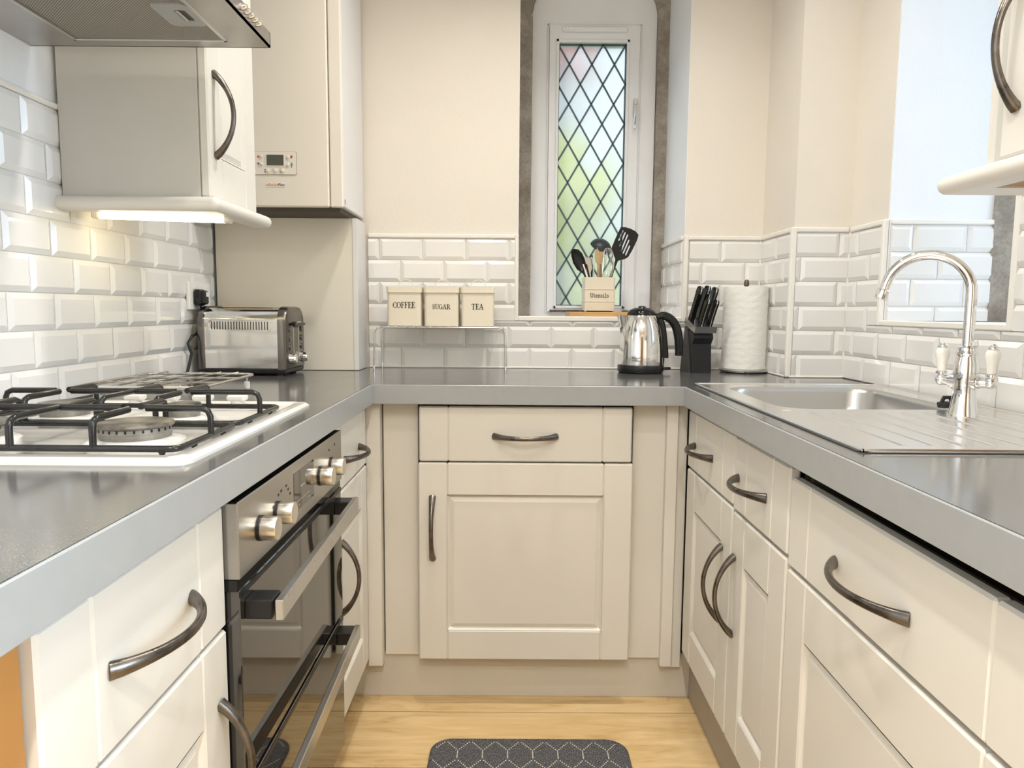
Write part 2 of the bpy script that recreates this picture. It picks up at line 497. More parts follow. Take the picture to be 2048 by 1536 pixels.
# unseen dark door, added for dark streaks in the chrome reflections
dr = thing('added_door', 'added dark door behind the camera, for chrome reflections', None, (.05, YN+.03, 0), kind='structure')
g = G(); g.box(-.40, .50, YN+.002, YN+.045, .005, 2.02, .003); g.build('door_leaf', 'bark', dr)
g = G()
for a, b, c, d in ((-.32, .01, .15, .85), (.09, .42, .15, .85), (-.32, .01, 1.0, 1.9), (.09, .42, 1.0, 1.9)): g.box(a, b, YN+.045, YN+.052, c, d, .004)
g.build('door_panels', 'bark', dr)
g = G(); g.box(XL-.3, XR+.6, YN-.2, YB+.5, CEIL, CEIL+.1)
struct(g.build('ceiling', 'ceiling'))
# boxed pier in the back right corner
BX, BY = .840, 2.165
g = G(); g.box(BX, XR, BY, YB, WT, CEIL)
pier = struct(g.build('wall_pier', 'wall'), 'boxed corner pier, painted above and tiled below')
# white lining of the rear recess
g = G()
g.box(OX1-.002, OX1+.01, YB+.002, YS, OZ0, OZ1); g.box(OX0-.01, OX0+.002, YB+.002, YS, OZ0, OZ1)
g.box(OX0, OX1, YB+.002, YS, OZ0-.01, OZ0+.004)
lining = struct(g.build('wall_recess', 'wall_white'), 'white lining of the rear window recess')
g = G()
g.box(XR+.002, XR+.36, WY1-.004, WY1+.02, WZ0, WZ1); g.box(XR+.002, XR+.36, WY0-.02, WY0+.002, WZ0, WZ1)
g.box(XR+.002, XR+.36, WY0, WY1, WZ0-.02, WZ0+.002)
lining_r = struct(g.build('wall_recess_side', 'wall_white'), 'white lining of the side window recess')

# ---------------- tiles: every tile is a piece of its wall
tile_cache = {}
BW, TE, TT = .0115, .002, .0075
def tile_mesh(w, h, cut):
    key = (round(w, 4), round(h, 4), cut)
    if key in tile_cache: return tile_cache[key]
    g = G()
    il, ir, ib, it = [0 if c else BW for c in cut]
    if il+ir > w*.9: il *= .3; ir *= .3
    if ib+it > h*.9: ib *= .3; it *= .3
    vs = []
    for n, (a, b, c, d) in ((0, (0, w, 0, h)), (TE, (0, w, 0, h)), (TT, (il, w-ir, ib, h-it))):
        vs += [(a, -n, c), (b, -n, c), (b, -n, d), (a, -n, d)]
    fs = [(8, 9, 10, 11)]
    for q in (0, 4):
        for i in range(4):
            j = (i+1) % 4
            fs.append((q+i, q+j, q+j+4, q+i+4))
    fs.append((3, 2, 1, 0))
    g.add(vs, fs)
    me = g.mesh('tile'); me.materials.append(M['tile'])
    tile_cache[key] = me
    return me
GAP = .0018
def put_tile(parent, place, rotz, u0, u1, v0, v1, cut):
    if u1-u0 < .006 or v1-v0 < .006: return
    me = tile_mesh(u1-u0-GAP, v1-v0-GAP, cut)
    o = bpy.data.objects.new('tile', me); col.objects.link(o)
    o.parent = parent
    o.location = place(u0+GAP/2, v0+GAP/2); o.rotation_euler = (random.uniform(-.004, .004), 0, rotz+random.uniform(-.004, .004))
def tile_wall(parent, place, rotz, u0, u1, rows, phases, pitch, hole=None):
    for r, (v0, v1) in enumerate(rows):
        ph = phases[r % 2]
        u = ph + math.floor((u0-ph)/pitch)*pitch
        while u < u1-1e-6:
            a, b = max(u, u0), min(u+pitch, u1)
            cl, cr = a > u+1e-6, b < u+pitch-1e-6
            cb, ct = (r == 0), False
            if hole and a < hole[1] and b > hole[0] and v1 > hole[2] and v0 < hole[3]:
                if v0 < hole[2]-.004: put_tile(parent, place, rotz, a, b, v0, hole[2], (cl, cr, cb, True))
                lo = max(v0, hole[2])
                if a < hole[0]: put_tile(parent, place, rotz, a, hole[0], lo, v1, (cl, True, lo > v0 or cb, ct))
                if b > hole[1]: put_tile(parent, place, rotz, hole[1], b, lo, v1, (True, cr, lo > v0 or cb, ct))
            else:
                put_tile(parent, place, rotz, a, b, v0, v1, (cl, cr, cb, ct))
            u += pitch
def rows_from(z0, zs):
    r = []; a = z0
    for z in zs: r.append((a, z)); a = z
    return r
R6 = rows_from(WT+.002, [.9695, 1.042, 1.115, 1.188, 1.2605, 1.333])
R8 = rows_from(WT+.002, [.974, 1.0495, 1.1245, 1.1995, 1.2745, 1.350, 1.425, 1.500])
P = .1445
def grout(parent, name, *b):
    g = G(); g.box(*b); return g.build(name, 'grout', parent)
# back wall: left of pier, around the window
grout(wall_back, 'grout_bed', -.478, BX, YB-.0015, YB+.01, WT, 1.333) if False else None
for a, b, c, d in ((-.478, OX0, WT, 1.333), (OX0, OX1, WT, OZ0), (OX1, BX, WT, 1.333)):
    grout(wall_back, 'grout_bed', a, b, YB-.0012, YB+.01, c, d)
tile_wall(wall_back, lambda u, v: (u, YB-.001, v), 0, -.478, .595, R6, (-.370, -.441), P, hole=(OX0-.008, .7, OZ0-.010, 3))
tile_wall(wall_back, lambda u, v: (u, YB-.001, v), 0, .595, BX, R6, (.640, .702), P)
# left wall (u = +y, normal +x)
grout(wall_left, 'grout_bed', XL-.01, XL+.0012, .30, 2.285, WT, 1.500)
tile_wall(wall_left, lambda u, v: (XL+.001, u, v), PI/2, .30, 2.282, R8, (1.347, 1.418), .1415)
# pier front and pier side
grout(pier, 'grout_bed', BX+.002, XR, BY-.0012, BY+.01, WT, 1.333)
tile_wall(pier, lambda u, v: (u, BY-.001, v), 0, BX+.006, XR-.009, R6, (.862-P, .974-P), P)
grout(pier, 'grout_bed', BX-.0012, BX+.01, BY+.002, YB, WT, 1.333)
tile_wall(pier, lambda u, v: (BX-.001, -u, v), -PI/2, -(YB-.009), -(BY+.006), R6, (-2.362, -2.287), .1415)
# right wall (u = -y, normal -x)
for a, b, c, d in ((.30, WY0, WT, 1.333), (WY0, WY1, WT, WZ0), (WY1, BY, WT, 1.333)):
    grout(wall_right, 'grout_bed', XR-.0012, XR+.01, a, b, c, d)
tile_wall(wall_right, lambda u, v: (XR-.001, -u, v), -PI/2, -(BY-.009), -.45, R6, (-2.038, -2.108), .1405, hole=(-(WY1+.012), -(WY0-.012), WZ0-.010, 3))
# far cheek of the side recess (faces the camera)
RV = rows_from(WZ0+.003, [1.115, 1.188, 1.2605, 1.333])
grout(lining_r, 'grout_bed', XR+.006, 1.292, WY1-.0055, WY1-.002, WZ0, 1.333)
tile_wall(lining_r, lambda u, v: (u, WY1-.005, v), 0, XR+.008, 1.291, RV, (1.148-P, 1.077-P), P)
# right cheek of the rear recess (normal -x)
grout(lining, 'grout_bed', OX1-.0035, OX1+.002, YB+.006, YS, OZ0, 1.333)
tile_wall(lining, lambda u, v: (OX1-.003, -u, v), -PI/2, -(YS-.002), -(YB+.008), RV, (-2.56, -2.63), .1415)

# ---------------- trims
def trim(n, pts, r=.0065):
    g = G(); g.tube(pts, r, 8)
    o = g.build('trim_%d' % n, 'trim', smooth=60); return struct(o)
def trim_box(n, *b):
    g = G(); g.box(*b, c=.003); return struct(g.build('trim_%d' % n, 'trim'))
ZT0, ZT1 = 1.333, 1.347
trim_box(1, -.478, OX0-.010, YB-.010, YB+.001, ZT0, ZT1)
trim_box(2, OX1+.010, BX, YB-.010, YB+.001, ZT0, ZT1)
trim_box(3, BX-.010, BX+.001, BY+.003, YB-.010, ZT0, ZT1)
trim_box(4, BX, XR-.010, BY-.010, BY+.001, ZT0, ZT1)
trim_box(5, XR-.010, XR+.001, WY1+.010, BY-.010, ZT0, ZT1)
trim_box(6, BX-.011, BX+.006, BY-.011, BY+.006, WT+.001, ZT1)
trim_box(7, OX0-.010, OX0+.003, YB-.011, YB+.004, OZ0-.010, ZT1)
trim_box(8, OX1-.004, OX1+.012, YB-.011, YB+.006, OZ0-.010, ZT1)
trim_box(9, OX0+.003, OX1-.004, YB-.011, YB+.006, OZ0-.010, OZ0+.007)
trim_box(10, XR-.011, XR+.006, WY1-.004, WY1+.012, WZ0-.010, ZT1)
trim_box(11, XR-.011, XR+.006, WY0+.004, WY1-.004, WZ0-.010, WZ0+.005)
trim_box(12, XR-.011, XR+.006, WY0-.012, WY0+.004, WZ0-.010, ZT1)
trim_box(13, XL-.001, XL+.010, .30, 1.560, 1.500, 1.512)
trim_box(14, XR+.006, 1.292, WY1-.014, WY1-.002, ZT0, ZT1)
trim_box(15, OX1-.012, OX1-.001, YB+.006, YS-.002, ZT0, ZT1)
trim_box(16, XR-.010, XR+.001, .45, WY0-.012, ZT0, ZT1)
trim_box(18, XR-.010, XR-.001, BY-.010, BY-.001, WT+.001, ZT0)
trim_box(19, BX-.010, BX-.001, YB-.010, YB-.001, WT+.001, ZT0)
# silicone bead along worktop
g = G(); g.box(-.478, BX, YB-.011, YB-.006, WT, WT+.006, .002); g.box(BX-.011, BX-.006, BY, YB, WT, WT+.006, .002); g.box(BX, XR, BY-.012, BY-.006, WT, WT+.006, .002)
struct(g.build('trim_17', 'trim'))

# ------------------------------------------------------------------ rear leaded window
win = thing('window_1', 'narrow leaded diamond-pane window in a stone arch', None, (.305, YS+.05, OZ0), kind='structure')
def rough_stone(name, outline, y0, y1, holes=()):
    g = G(); g.prism(outline, y0, y1, 'y', holes)
    me = g.mesh(name, root_off(win))
    bm = bmesh.new(); bm.from_mesh(me)
    bmesh.ops.triangulate(bm, faces=bm.faces)
    for _ in range(2):
        bmesh.ops.subdivide_edges(bm, edges=[e for e in bm.edges if e.calc_length() > .035], cuts=1)
        bmesh.ops.triangulate(bm, faces=bm.faces)
    for v in bm.verts:
        v.co.x += random.uniform(-.002, .002); v.co.y += random.uniform(-.0015, .0015)
    bm.to_mesh(me); bm.free()
    return link(name, me, 'stone', win)
SX0, SX1, SPR = .072, .537, 2.190
rough_stone('jamb_stone', [(OX0-.03, 1.06), (SX0, 1.06), (SX0, SPR-.02), (OX0-.03, SPR+.02)], YS, YS+.12)
rough_stone('jamb_stone', [(SX1, 1.06), (OX1+.035, 1.06), (OX1+.035, SPR+.02), (SX1, SPR-.02)], YS, YS+.12)
arch_in = [(SX0, SPR-.02), (SX0, SPR)] + [((SX0+SX1)/2 + (SX1-SX0)/2*math.cos(PI-PI*i/14), SPR + .155*math.sin(PI*i/14)) for i in range(1, 14)] + [(SX1, SPR), (SX1, SPR-.02)]
mid = len(arch_in)//2
rough_stone('arch_stone', arch_in[:mid+1] + [(arch_in[mid][0], 2.44), (OX0-.03, 2.44), (OX0-.03, SPR+.02)], YS, YS+.12)
rough_stone('arch_stone', arch_in[mid:] + [(OX1+.035, SPR+.02), (OX1+.035, 2.44), (arch_in[mid][0], 2.44)], YS, YS+.12)
# fixed white frame filling the arch
YW = YS+.030
fx0, fx1, fz0, fz1 = .135, .474, 1.090, 2.148
g = G()
top = [(SX0+.001, fz1)] + [(SX0+.001, SPR)] + [((SX0+SX1)/2 + (SX1-SX0)/2*.996*math.cos(PI-PI*i/14), SPR + .154*math.sin(PI*i/14)) for i in range(1, 14)] + [(SX1-.001, SPR), (SX1-.001, fz1)]
g.prism(top, YW, YW+.07, 'y')
g.box(SX0+.001, fx0, YW, YW+.07, OZ0, fz1); g.box(fx1, SX1-.001, YW, YW+.07, OZ0, fz1); g.box(fx0, fx1, YW, YW+.07, OZ0, fz0)
g.build('frame', 'frame', win)
# raised bead round the frame
g = G()
for a, b, c, d in ((fx0-.006, fx0+.001, fz0, fz1+.006), (fx1-.001, fx1+.006, fz0, fz1+.006), (fx0-.006, fx1+.006, fz1-.001, fz1+.006)):
    g.box(a, b, YW-.006, YW+.002, c, d, .002)
g.build('frame_bead', 'frame', win)
gx0, gx1, gz0, gz1 = .170, .427, 1.112, 2.088
sash = G()
sash.prism([(fx0+.002, fz0+.002), (fx1-.002, fz0+.002), (fx1-.002, fz1-.002), (fx0+.002, fz1-.002)], YW-.012, YW+.05, 'y',
           holes=[[(gx0, gz0), (gx1, gz0), (gx1, gz1), (gx0, gz1)]])
for b in ((gx0-.008, gx0+.003, gz0-.008, gz1+.008), (gx1-.003, gx1+.008, gz0-.008, gz1+.008)):
    sash.box(b[0], b[1], YW-.017, YW-.008, b[2], b[3], .002)
sash.box(gx0-.008, gx1+.008, YW-.017, YW-.008, gz0-.008, gz0+.003, .002); sash.box(gx0-.008, gx1+.008, YW-.017, YW-.008, gz1-.003, gz1+.008, .002)
sash_o = sash.build('sash', 'frame', win)
DA, DB = (gx1-gx0)/3.03, .1445
YG = YW+.012
def clip(poly, f):
    out = []
    for i in range(len(poly)):
        a, b = poly[i], poly[(i+1) % len(poly)]
        fa, fb = f(a), f(b)
        if fa >= 0: out.append(a)
        if fa*fb < 0:
            t = fa/(fa-fb); out.append((a[0]+t*(b[0]-a[0]), a[1]+t*(b[1]-a[1])))
    return out
for i in range(-1, 12):
    for j in range(-12, 6):
        # cell i<= u/DA+v/DB <=i+1, j<=u/DA-v/DB<=j+1
        pts = []
        for a, b in ((i, j), (i+1, j), (i+1, j+1), (i, j+1)):
            pts.append((gx0 + DA*(a+b)/2, gz1 - DB*(a-b)/2))
        for f in (lambda p: p[0]-gx0, lambda p: gx1-p[0], lambda p: p[1]-gz0, lambda p: gz1-p[1]):
            if pts: pts = clip(pts, f)
        if len(pts) < 3: continue
        ar = abs(sum(pts[q][0]*pts[(q+1) % len(pts)][1]-pts[(q+1) % len(pts)][0]*pts[q][1] for q in range(len(pts))))/2
        if ar < 4e-5: continue
        cx = sum(p[0] for p in pts)/len(pts); cz = sum(p[1] for p in pts)/len(pts)
        pts = [(cx+(p[0]-cx)*.985, cz+(p[1]-cz)*.985) for p in pts]
        g = G(); g.add([(p[0], YG, p[1]) for p in pts], [tuple(range(len(pts)))])
        g.build('pane', 'glass', sash_o)
lead = G()
def lead_bar(p, q):
    d = Vector((q[0]-p[0], 0, q[1]-p[1])); L = d.length; d.normalize(); n = Vector((-d.z, 0, d.x))
    w = .0036; a = Vector((p[0], YG, p[1])); b = Vector((q[0], YG, q[1]))
    vs = []
    for o in (a, b):
        for sx, sy in ((-1, .002), (-.6, -.003), (.6, -.003), (1, .002)):
            vs.append(o + n*(w*sx) + Vector((0, sy, 0)))
    lead.add([tuple(v) for v in vs], [(0, 1, 5, 4), (1, 2, 6, 5), (2, 3, 7, 6), (3, 0, 4, 7), (0, 3, 2, 1), (4, 5, 6, 7)])
W_, H_ = gx1-gx0, gz1-gz0
for k in range(-1, 14):
    for sgn in (1, -1):
        # u/DA + sgn*v/DB = k'
        kk = k if sgn == 1 else k-8
        pts = []
        for u in (0, W_):
            v = (kk-u/DA)*DB*sgn
            if -1e-9 <= v <= H_+1e-9: pts.append((u, v))
        for v in (0, H_):
            u = (kk-sgn*v/DB)*DA
            if 1e-6 < u < W_-1e-6: pts.append((u, v))
        if len(pts) >= 2:
            p, q = pts[0], pts[-1]
            if math.hypot(p[0]-q[0], p[1]-q[1]) > .01:
                lead_bar((gx0+p[0], gz1-p[1]), (gx0+q[0], gz1-q[1]))
for p, q in (((gx0+.003, gz0), (gx0+.003, gz1)), ((gx1-.003, gz0), (gx1-.003, gz1)), ((gx0, gz0+.003), (gx1, gz0+.003)), ((gx0, gz1-.003), (gx1, gz1-.003))):
    lead_bar(p, q)
lead.build('leading', 'lead', sash_o)
# trickle vent and casement handle
g = G(); g.box(.185, .425, YW-.028, YW-.010, 2.120, 2.138, .004)
v = g.build('trickle_vent', 'frame', win)
g = G(); g.box(.192, .206, YW-.032, YW-.027, 2.124, 2.135, .002); g.build('vent_catch', 'frame', v)
g = G(); g.box(.451, .469, YW-.022, YW-.012, 1.815, 1.885, .004)
g.tube([(.460, YW-.020, 1.860), (.460, YW-.034, 1.850), (.459, YW-.038, 1.815), (.457, YW-.036, 1.775), (.457, YW-.034, 1.768)], [.006, .007, .006, .0065, .004], 8)
g.build('window_handle', 'chrome', win, smooth=40)
g = G(); g.tube([(.155, YW-.02, 1.094), (.30, YW-.02, 1.094)], .004, 6); g.sphere((.153, YW-.02, 1.094), .006, 8); g.box(.425, .452, YW-.035, YW-.015, OZ0+.012, OZ0+.028, .003)
g.build('stay_bar', 'pewter', win, smooth=40)

# side window (only its stone jamb shows past the recess)
win2 = thing('window_2', 'side window in the right wall recess beyond the tap', None, (1.37, 1.70, WZ0), kind='structure')
def stone_box(x0, x1, y0, y1, z0, z1, parent, name='jamb_stone'):
    g = G(); nz = max(2, int((z1-z0)/.03)); nx = max(1, int((x1-x0)/.03)); ny = max(1, int((y1-y0)/.03))
    bm = bmesh.new(); g.box(x0, x1, y0, y1, z0, z1)
    me = g.mesh(name, root_off(parent)); bm.from_mesh(me)
    for _ in range(5):
        bmesh.ops.subdivide_edges(bm, edges=[e for e in bm.edges if e.calc_length() > .035], cuts=1, use_grid_fill=True)
    for v in bm.verts: v.co += Vector((random.uniform(-.002, .002), random.uniform(-.0025, .0015), 0))
    bm.to_mesh(me); bm.free()
    return link(name, me, 'stone', parent)
stone_box(1.289, 1.45, WY1-.012, WY1+.03, WZ0-.002, WZ1, win2)
stone_box(1.289, 1.45, WY0-.03, WY0+.012, WZ0-.002, WZ1, win2)
g = G(); g.prism([(WY0+.012, WZ0), (WY1-.012, WZ0), (WY1-.012, WZ1), (WY0+.012, WZ1)], 1.40, 1.44, 'x', holes=[[(WY0+.07, WZ0+.06), (WY1-.07, WZ0+.06), (WY1-.07, WZ1-.06), (WY0+.07, WZ1-.06)]])
g.build('frame', 'frame', win2)
g = G(); g.box(1.418, 1.422, WY0+.07, WY1-.07, WZ0+.06, WZ1-.06); g.build('pane', 'clear', win2)

win3 = thing('added_window', 'added side window for daylight, unseen behind the camera', None, (1.37, -.10, VZ0), kind='structure')
g = G(); g.prism([(VY0, VZ0), (VY1, VZ0), (VY1, VZ1), (VY0, VZ1)], 1.36, 1.41, 'x', holes=[[(VY0+.06, VZ0+.06), (-.13, VZ0+.06), (-.13, VZ1-.06), (VY0+.06, VZ1-.06)], [(-.07, VZ0+.06), (VY1-.06, VZ0+.06), (VY1-.06, VZ1-.06), (-.07, VZ1-.06)]])
g.build('frame', 'frame', win3)
g = G(); g.box(1.384, 1.388, VY0+.06, -.13, VZ0+.06, VZ1-.06); g.build('pane', 'clear', win3)
g = G(); g.box(1.384, 1.388, -.07, VY1-.06, VZ0+.06, VZ1-.06); g.build('pane', 'clear', win3)

# garden beyond the leaded glass
g = G(); g.box(-9, 12, YB+.6, 16, -.1, -.02)
lw = g.build('garden_lawn', 'lawn'); lw['kind'] = 'structure'; lw['label'] = 'green lawn outside, blurred behind the leaded glass'
def bush(name, label, c, r, m, trunk=False):
    root = thing(name, label, 'shrub' if not trunk else 'tree', (c[0], c[1], 0))
    g = G()
    for i in range(26):
        a, b = random.uniform(0, 2*PI), random.uniform(-.9, 1)
        q = math.sqrt(1-b*b) if abs(b) < 1 else 0
        g.sphere((c[0]+r[0]*.7*q*math.cos(a), c[1]+r[1]*.7*q*math.sin(a), c[2]+r[2]*.7*b), random.uniform(.28, .42)*min(r), 10)
    g.build('foliage', m, root, smooth=80)
    if trunk or True:
        g = G(); g.tube([(c[0], c[1], -.02), (c[0]+.02, c[1], c[2])], [.09, .05], 8); g.build('trunk', 'bark', root)
bush('garden_shrub', 'yellow-green shrub seen blurred through the lower leaded panes', (.30, 5.2, 1.35), (.48, .45, 1.15), 'leaf_a')
bush('garden_shrub', 'darker green shrub seen blurred through the right-hand leaded panes', (1.35, 7.0, .95), (.75, .6, 1.1), 'leaf_b')
bush('blossom_tree', 'pink tree seen blurred through the top left leaded panes', (.42, 6.6, 3.25), (.36, .4, .42), 'blossom', True)

# ------------------------------------------------------------------ worktop
wt = thing('worktop', 'glossy dark speckled grey worktop running round three sides', 'worktop', (0, 1.9, WT-FT))
SKX0, SKX1, SKY0, SKY1 = .497, .990, .998, 1.925      # sink outer
CX0, CX1, CY0, CY1 = .535, .955, 1.405, 1.880         # cut-out under the bowl
YWL, YWR = .36, .28
g = G()
zb, zt = WT-.040, WT
g.box(XL+.001, FXL-.004, YWL, YB-.001, zb, zt)
g.box(FXL-.004, FXR+.004, FY+.004, YB-.001, zb, zt)
g.box(FXR+.004, XR-.001, YWR, CY0, zb, zt); g.box(FXR+.004, XR-.001, CY1, YB-.001, zb, zt)
g.box(FXR+.004, CX0, CY0, CY1, zb, zt); g.box(CX1, XR-.001, CY0, CY1, zb, zt)
g.build('worktop_surface', 'worktop', wt)
for b in ((FXL-.004, FXL, YWL, FY, WT-FT, WT-.0005), (FXL-.004, FXR+.004, FY, FY+.004, WT-FT, WT-.0005), (FXR, FXR+.004, YWR, FY, WT-FT, WT-.0005)):
    g = G(); g.box(*b, c=.0012); g.build('edging_strip', 'fascia', wt)
g = G(); g.box(FXL-.03, FXL-.004, YWL, FY+.02, WT-FT+.002, zb); g.box(FXL-.03, FXR+.03, FY+.004, FY+.02, WT-FT+.002, zb); g.box(FXR+.004, FXR+.02, YWR, FY+.02, WT-FT+.002, zb)
g.build('under_batten', 'carcass', wt)

# ------------------------------------------------------------------ cabinets
def handle(parent, c, u, n, m='pewter', L=.166, h=.040, we=.0100, wm=.0060):
    c, u, n = Vector(c), Vector(u), Vector(n); b = u.cross(n)
    N = 20; vs = []; fs = []; K = 10
    Rb = (L*L/4+h*h)/(2*h); half = math.asin(min(1, L/2/Rb))
    for i in range(N+1):
        th = -half + 2*half*i/N
        t = math.sin(th)/math.sin(half)
        p = c + u*(Rb*math.sin(th)) + n*(Rb*(math.cos(th)-math.cos(half)) - (.0012 if i in (0, N) else 0))
        dt = (u*math.cos(th) - n*math.sin(th)).normalized()
        nn = b.cross(dt).normalized()
        q = abs(t)**3.2
        w = wm+(we-wm)*q; tk = .0050+.0034*q
        for j in range(K):
            a = 2*PI*j/K
            vs.append(tuple(p + b*(w*math.cos(a)) + nn*(tk*math.sin(a))))
    for i in range(N):
        for j in range(K):
            fs.append((i*K+j, i*K+(j+1) % K, (i+1)*K+(j+1) % K, (i+1)*K+j))
    fs.append(tuple(range(K-1, -1, -1))); fs.append(tuple(N*K+j for j in range(K)))
    g = G(); g.add(vs, fs)
    return g.build('handle', m, parent, smooth=50)
def front_tf(face, p, z0):
    if face == 'rear': return lambda u, v, d: (p[0]+u, p[1]-d, z0+v)
    if face == 'left': return lambda u, v, d: (p[0]+d, p[1]+u, z0+v)      # faces +x
    return lambda u, v, d: (p[0]-d, p[1]+u, z0+v)                         # faces -x
def front(parent, name, face, p, z0, W, H, panel, st=.078, T=.020, rail=None, m='unit'):
    """routed door or drawer front: stiles, rails, V grooves and a sunk centre panel"""
    g = G(front_tf(face, p, z0)); c = .0036
    rail = rail or (.090, .100)
    g.box(0, st, 0, H, 0, T, c); g.box(W-st, W, 0, H, 0, T, c)
    if not panel:
        g.box(st, W-st, 0, H, 0, T, c)
    else:
        rb, rt = rail
        g.box(st, W-st, 0, rb, 0, T, c); g.box(st, W-st, H-rt, H, 0, T, c)
        a, b, e, f = st, W-st, rb, H-rt
        s1, s2 = .006, .018
        vs = []
        for ins, d in ((0, T-.0015), (s1, T-.0095), (s2, T-.0045)):
            vs += [(a+ins, e+ins, d), (b-ins, e+ins, d), (b-ins, f-ins, d), (a+ins, f-ins, d)]
        fs = [(8, 9, 10, 11)]
        for q in (0, 4):
            for i in range(4): fs.append((q+i, q+(i+1) % 4, q+4+(i+1) % 4, q+4+i))
        g.add(vs, fs)
        g.box(st-.002, W-st+.002, rb-.002, H-rt+.002, 0, T-.0105)
    return g.build(name, m, parent)
DX_L, DX_R, DY_R = -.405, .500, 1.915      # plane behind the fronts (left / right / rear)
T = .020
def carcass(parent, *b):
    g = G(); g.box(*b); return g.build('carcass', 'carcass', parent)

# rear cabinet between the two runs
cb = thing('base_cabinet', 'cream base cabinet under the rear worktop, single drawer over one panelled door', 'cabinet', (.045, 2.1, .12))
carcass(cb, -.240, .322, DY_R+.0005, 2.40, .13, .845)
d = front(cb, 'drawer_front', 'rear', (-.243, DY_R, 0), .6915, .570, .149, False)
handle(d, (.041, DY_R-T, .7605), (1, 0, 0), (0, -1, 0))
d = front(cb, 'door', 'rear', (-.246, DY_R, 0), .1345, .578, .553, True, rail=(.085, .090))
handle(d, (-.208, DY_R-T, .508), (0, 0, 1), (0, -1, 0), L=.172)
# filler panels and corner posts
def filler(name, label, boxes, cat='filler panel'):
    g = G()
    for b in boxes: g.box(*b, c=.002)
    o = g.build(name, 'unit'); tag(o, label, cat); return o
filler('filler_panel', 'recessed cream filler panel left of the rear cabinet', [(-.346, -.250, 1.935, 1.95, .128, .846)])
filler('filler_panel', 'recessed cream filler panel right of the rear cabinet', [(.336, .428, 1.935, 1.95, .122, .846)])
filler('corner_post', 'cream corner post at the oven side of the rear cabinet', [(-.388, -.349, 1.902, 1.95, .110, .846)], 'corner post')
filler('corner_post', 'stepped cream corner post at the sink side of the rear cabinet', [(.424, .455, 1.912, 1.95, .108, .846), (.455, .483, 1.925, 1.95, .100, .846)], 'corner post')
# plinths
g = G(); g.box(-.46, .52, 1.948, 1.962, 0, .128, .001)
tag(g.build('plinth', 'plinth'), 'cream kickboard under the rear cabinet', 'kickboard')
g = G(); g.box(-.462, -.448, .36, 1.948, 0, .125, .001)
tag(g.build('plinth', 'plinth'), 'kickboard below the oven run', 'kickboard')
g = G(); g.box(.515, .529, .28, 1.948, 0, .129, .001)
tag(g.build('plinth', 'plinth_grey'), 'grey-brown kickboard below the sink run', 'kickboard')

# left run
cb = thing('base_cabinet', 'cream drawer-and-door base cabinet nearest the camera beside the oven', 'cabinet', (-.66, .74, .12))
carcass(cb, XL+.02, DX_L-.0005, .560, .9415, .13, .838)
d = front(cb, 'drawer_front', 'left', (DX_L, .560, 0), .666, .3815, .168, False)
handle(d, (-.385, .752, .7475), (0, 1, 0), (1, 0, 0), L=.180)
d = front(cb, 'door', 'left', (DX_L, .560, 0), .134, .3815, .528, True)
handle(d, (-.385, .912, .485), (0, 0, 1), (1, 0, 0), L=.172)
cb = thing('base_cabinet', 'narrow cream base cabinet between the oven and the rear corner', 'cabinet', (-.66, 1.71, .12))
carcass(cb, XL+.02, DX_L-.0005, 1.543, 1.895, .13, .838)
d = front(cb, 'drawer_front', 'left', (DX_L, 1.5425, 0), .684, .3545, .152, False, st=.07)
handle(d, (-.385, 1.722, .7475), (0, 1, 0), (1, 0, 0))
d = front(cb, 'door', 'left', (DX_L, 1.5425, 0), .134, .3545, .546, True, st=.07)
handle(d, (-.385, 1.600, .480), (0, 0, 1), (1, 0, 0), L=.170)
g = G(); g.box(XL+.02, -.396, .500, .557, .0, .846, .002)
tag(g.build('end_panel', 'oak'), 'orange-brown wooden end panel under the near end of the left worktop', 'end panel')

# right run
def right_unit(label, y0, y1, hy, zd, ztop, hz=.750, hdoor=.485, st=.078):
    cb = thing('base_cabinet', label, 'cabinet', (.76, (y0+y1)/2, .12))
    # open-topped box so the sink bowl hangs inside
    g = G(); yy0, yy1 = y0+.004, y1-.004
    g.box(DX_R+.0005, DX_R+.012, yy0, yy1, .13, .812); g.box(DX_R+.012, .97, yy0, yy0+.015, .13, .84); g.box(DX_R+.012, .97, yy1-.015, yy1, .13, .84)
    g.box(DX_R+.012, .97, yy0+.015, yy1-.015, .13, .145)
    g.build('carcass', 'carcass', cb)
    d = front(cb, 'drawer_front', 'right', (DX_R, y0+.0015, 0), zd+.003, y1-y0-.003, ztop-zd-.003, False, st=st)
    handle(d, (DX_R-T, (y0+y1)/2 if hy[0] is None else hy[0], hz), (0, 1, 0), (-1, 0, 0), L=hy[2] if len(hy) > 2 else .166)
    d = front(cb, 'door', 'right', (DX_R, y0+.0015, 0), .160, y1-y0-.003, zd-.160-.003, True, st=st)
    if hy[1]: handle(d, (DX_R-T, hy[1], hdoor), (0, 0, 1), (-1, 0, 0), L=.175)
    return cb
right_unit('cream base cabinet in the corner under the sink bowl, handle on its near edge', 1.508, 1.905, (1.752, 1.572), .680, .836)
right_unit('narrow cream base cabinet in the middle of the sink run', 1.204, 1.505, (1.395, 1.480), .675, .834, hdoor=.493)
wide_unit = right_unit('widest cream base cabinet nearest the camera under the draining board', .602, 1.200, (.925, None, .20), .662, .818, hz=.732)

g = G(); g.box(DX_R-.001, .97, .586, .602, .130, .846, .001); g.build('side_panel', 'unit', wide_unit)

